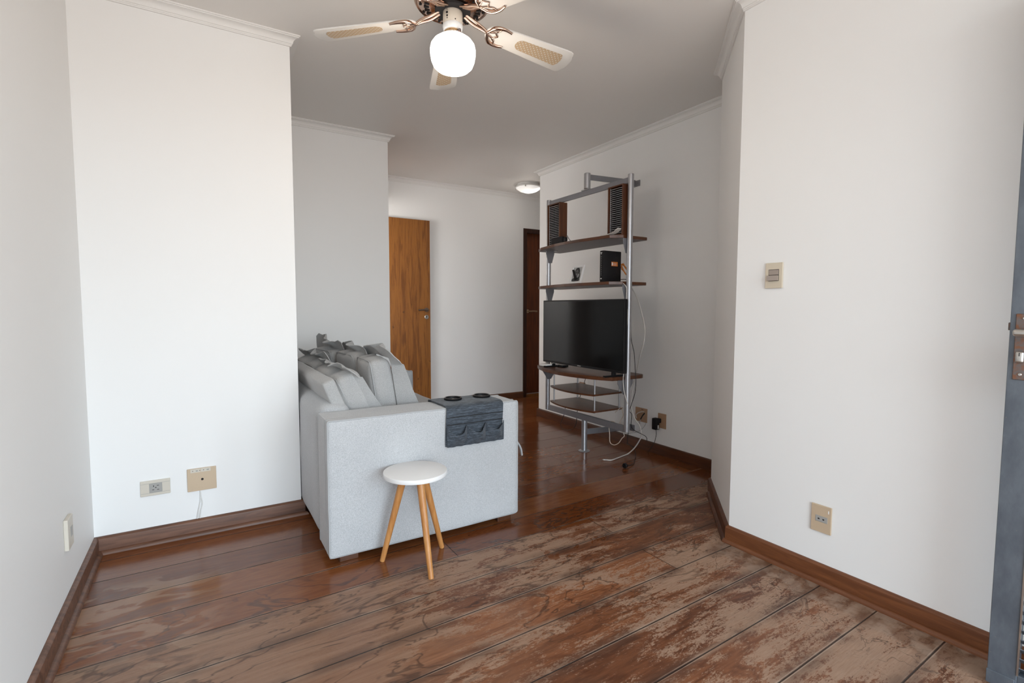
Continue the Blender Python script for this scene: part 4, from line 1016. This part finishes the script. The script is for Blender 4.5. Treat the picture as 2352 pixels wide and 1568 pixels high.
s_ = thing('wall_outlet', c, 'ivory outlet plate on the left wall near the corner', 'outlet')
mk('plate', on_wall('L', c, 0, 0, .080, .112, 0, .014, .003), 'cream_pale', s_)
mk('insert', on_wall('L', c, .008, 0, .030, .036, .0138, .0150, .001, 1), 'grey_pl', s_)
c = (XT, 2.922, .282)
s_ = thing('aerial_outlet', c, 'tan outlet plate with plugged cable stubs beside the rack pole', 'outlet')
mk('plate', on_wall('T', c, 0, 0, .122, .110, 0, .007, .0015), 'tan', s_)
mk('screw_hole', on_wall('T', c, -.012, .044, .018, .004, .0068, .0075), 'dark_gap', s_)
bm = B(); tube(bm, [(3.0648, 2.8892, 0.3135), (3.0366, 2.8955, 0.3135), (3.0293, 2.9216, 0.301), (3.0314, 2.9467, 0.2769), (3.047, 2.954, 0.2508)], .0032, 8, 6); mk('cable_stub', bm, 'white_cable', s_, smooth=60)
bm = B(); cyl(bm, (3.0648, 2.885, 0.301), (3.0439, 2.8871, 0.2822), .005, 12); cyl(bm, (3.0439, 2.8871, 0.2822), (3.0335, 2.8976, 0.2508), .0042, 12); mk('coax_plug', bm, 'black_pl', s_, smooth=40)
bm = B(); cyl(bm, (3.0335, 2.8976, 0.2508), (3.0314, 2.9059, 0.2215), .0036, 12); cyl(bm, (3.0314, 2.9059, 0.2215), (3.0303, 2.9091, 0.2069), .0065, 12, bev=.001); mk('coax_tip', bm, 'steel', s_, smooth=40)
bm = B(); tube(bm, [(3.069, 2.8693, 0.2278), (3.0523, 2.8662, 0.2038), (3.0366, 2.885, 0.1724), (3.0345, 2.9268, 0.1421), (3.0345, 3, 0.1149), (3.0314, 3.0763, 0.0888)], .0018, 8, 6); mk('thin_wire', bm, 'grey_pl', s_, smooth=60)
c = (XT, 2.702, .272)
s_ = thing('wall_socket', c, 'tan socket plate with a black adapter plugged in, right of the rack', 'socket')
mk('plate', on_wall('T', c, 0, 0, .077, .112, 0, .007, .0015), 'tan', s_)
ad = thing('plug_adapter', (3.02, 2.73, .20), 'black wall adapter plugged into the tan socket right of the rack', 'adapter')
mk('adapter_body', on_wall('T', (XT, 2.7261, 0.2508), 0, 0, .042, .086, .028, .070, .005, 3), 'black_mat', ad, smooth=40)
mk('adapter_neck', on_wall('T', (XT, 2.7209, 0.2738), 0, 0, .032, .034, .0075, .030, .005, 3), 'black_pl', ad, smooth=40)
mk('rating_label', on_wall('T', (XT, 2.7037, 0.2278), 0, 0, .0008, .028, .038, .050), 'white_pl', ad)
bm = B(); tube(bm, [(3.0209, 2.7209, 0.2069), (3.0209, 2.7178, 0.1902), (3.0188, 2.7157, 0.162), (3.0209, 2.7335, 0.1013), (3.0241, 2.7805, 0.0313), (3.0261, 2.8223, -0.0105), (3.0209, 2.8641, -0.0314), (3.0188, 2.9268, -0.021), (3.0157, 2.9791, 0.0104)], .0022, 8, 7); mk('adapter_cord', bm, 'black_cable', ad, smooth=60)
# tan outlet glimpsed behind the small shelves
c = (XT, 3.68, .397)
s_ = thing('wall_socket', c, 'tan socket plate glimpsed between the small shelves of the rack', 'socket')
mk('plate', on_wall('T', c, 0, 0, .077, .112, 0, .007, .0015), 'tan', s_)

# ================================================================== grey louvred metal door, folded back along the right wall
GX = 2.030; GY1 = .486; GY0 = -.300; GT = .034
d3 = thing('door_3', (GX, 0, 0), 'blue-grey metal louvred door opened back along the right wall', None); d3['kind'] = 'structure'
SW = .066
bm = B()
box(bm, (GX, GY1-SW, .014), (GX+GT, GY1, 2.12), .0015, 1)
mk('stile', bm, 'enamel', d3)
bm = B(); box(bm, (GX, GY0, .014), (GX+GT, GY0+SW, 2.12), .0015, 1); mk('stile', bm, 'enamel', d3)
for z0_, z1_ in ((.014, .068), (1.0, 1.10), (2.04, 2.12)):
    bm = B(); box(bm, (GX+.0015, GY0+SW, z0_), (GX+GT-.0015, GY1-SW, z1_), .001, 1); mk('rail', bm, 'enamel', d3)
bm = B(); box(bm, (GX-.004, GY1-.062, .010), (GX+.0, GY1+.001, .052), .001, 1); mk('kick_strip', bm, 'enamel', d3)
def louvres(z0_, z1_):
    bm = B(); z = z0_+.012
    while z < z1_-.01:
        M = Matrix.Translation((GX+GT/2, (GY0+GY1)/2, z)) @ Matrix.Rotation(math.radians(38), 4, 'Y')
        box(bm, (-.021, -(GY1-GY0)/2+SW, -.0012), (.021, (GY1-GY0)/2-SW, .0012), 0, 1, M); z += .0295
    return bm
mk('louvre_panel', louvres(.068, 1.0), 'enamel', d3); mk('louvre_panel', louvres(1.10, 2.04), 'enamel', d3)
for z0_, z1_ in ((.068, 1.0), (1.10, 2.04)):
    bm = B(); box(bm, (GX-.0025, GY1-SW-.003, z0_), (GX+.004, GY1-SW+.001, z1_)); mk('bead', bm, 'steel', d3)
lp = mk('lock_plate', (lambda b: box(b, (GX-.005, .436, .950), (GX, .473, 1.143), .0015, 1))(B()), 'rust', d3)
for y, z in ((.455, 1.130), (.457, .966)):
    bm = B(); cyl(bm, (GX-.004, y, z), (GX-.0075, y, z), .0042, 16, bev=.001); mk('screw', bm, 'steel', lp, smooth=40)
bm = B(); tube(bm, [(GX-.003, .452, 1.088), (GX-.030, .452, 1.088)], .009, 14); box(bm, (GX-.048, .385, 1.078), (GX-.030, .470, 1.099), .008, 4); mk('lever', bm, 'steel', lp, smooth=50)
bm = B(); tb = bmesh.new(); box(tb, (GX-.016, .449, 1.000), (GX-.004, .468, 1.034), .006, 4); merge(bm, tb); ky = mk('key_cylinder', bm, 'steel', lp, smooth=50)
bm = B(); box(bm, (GX-.0165, .4575, 1.020), (GX-.0158, .4595, 1.030)); mk('keyhole', bm, 'dark_gap', ky)
bm = B(); box(bm, (GX+.008, GY1-.001, 1.094), (GX+.026, GY1+.006, 1.117), .002); mk('latch_bolt', bm, 'rust', d3)
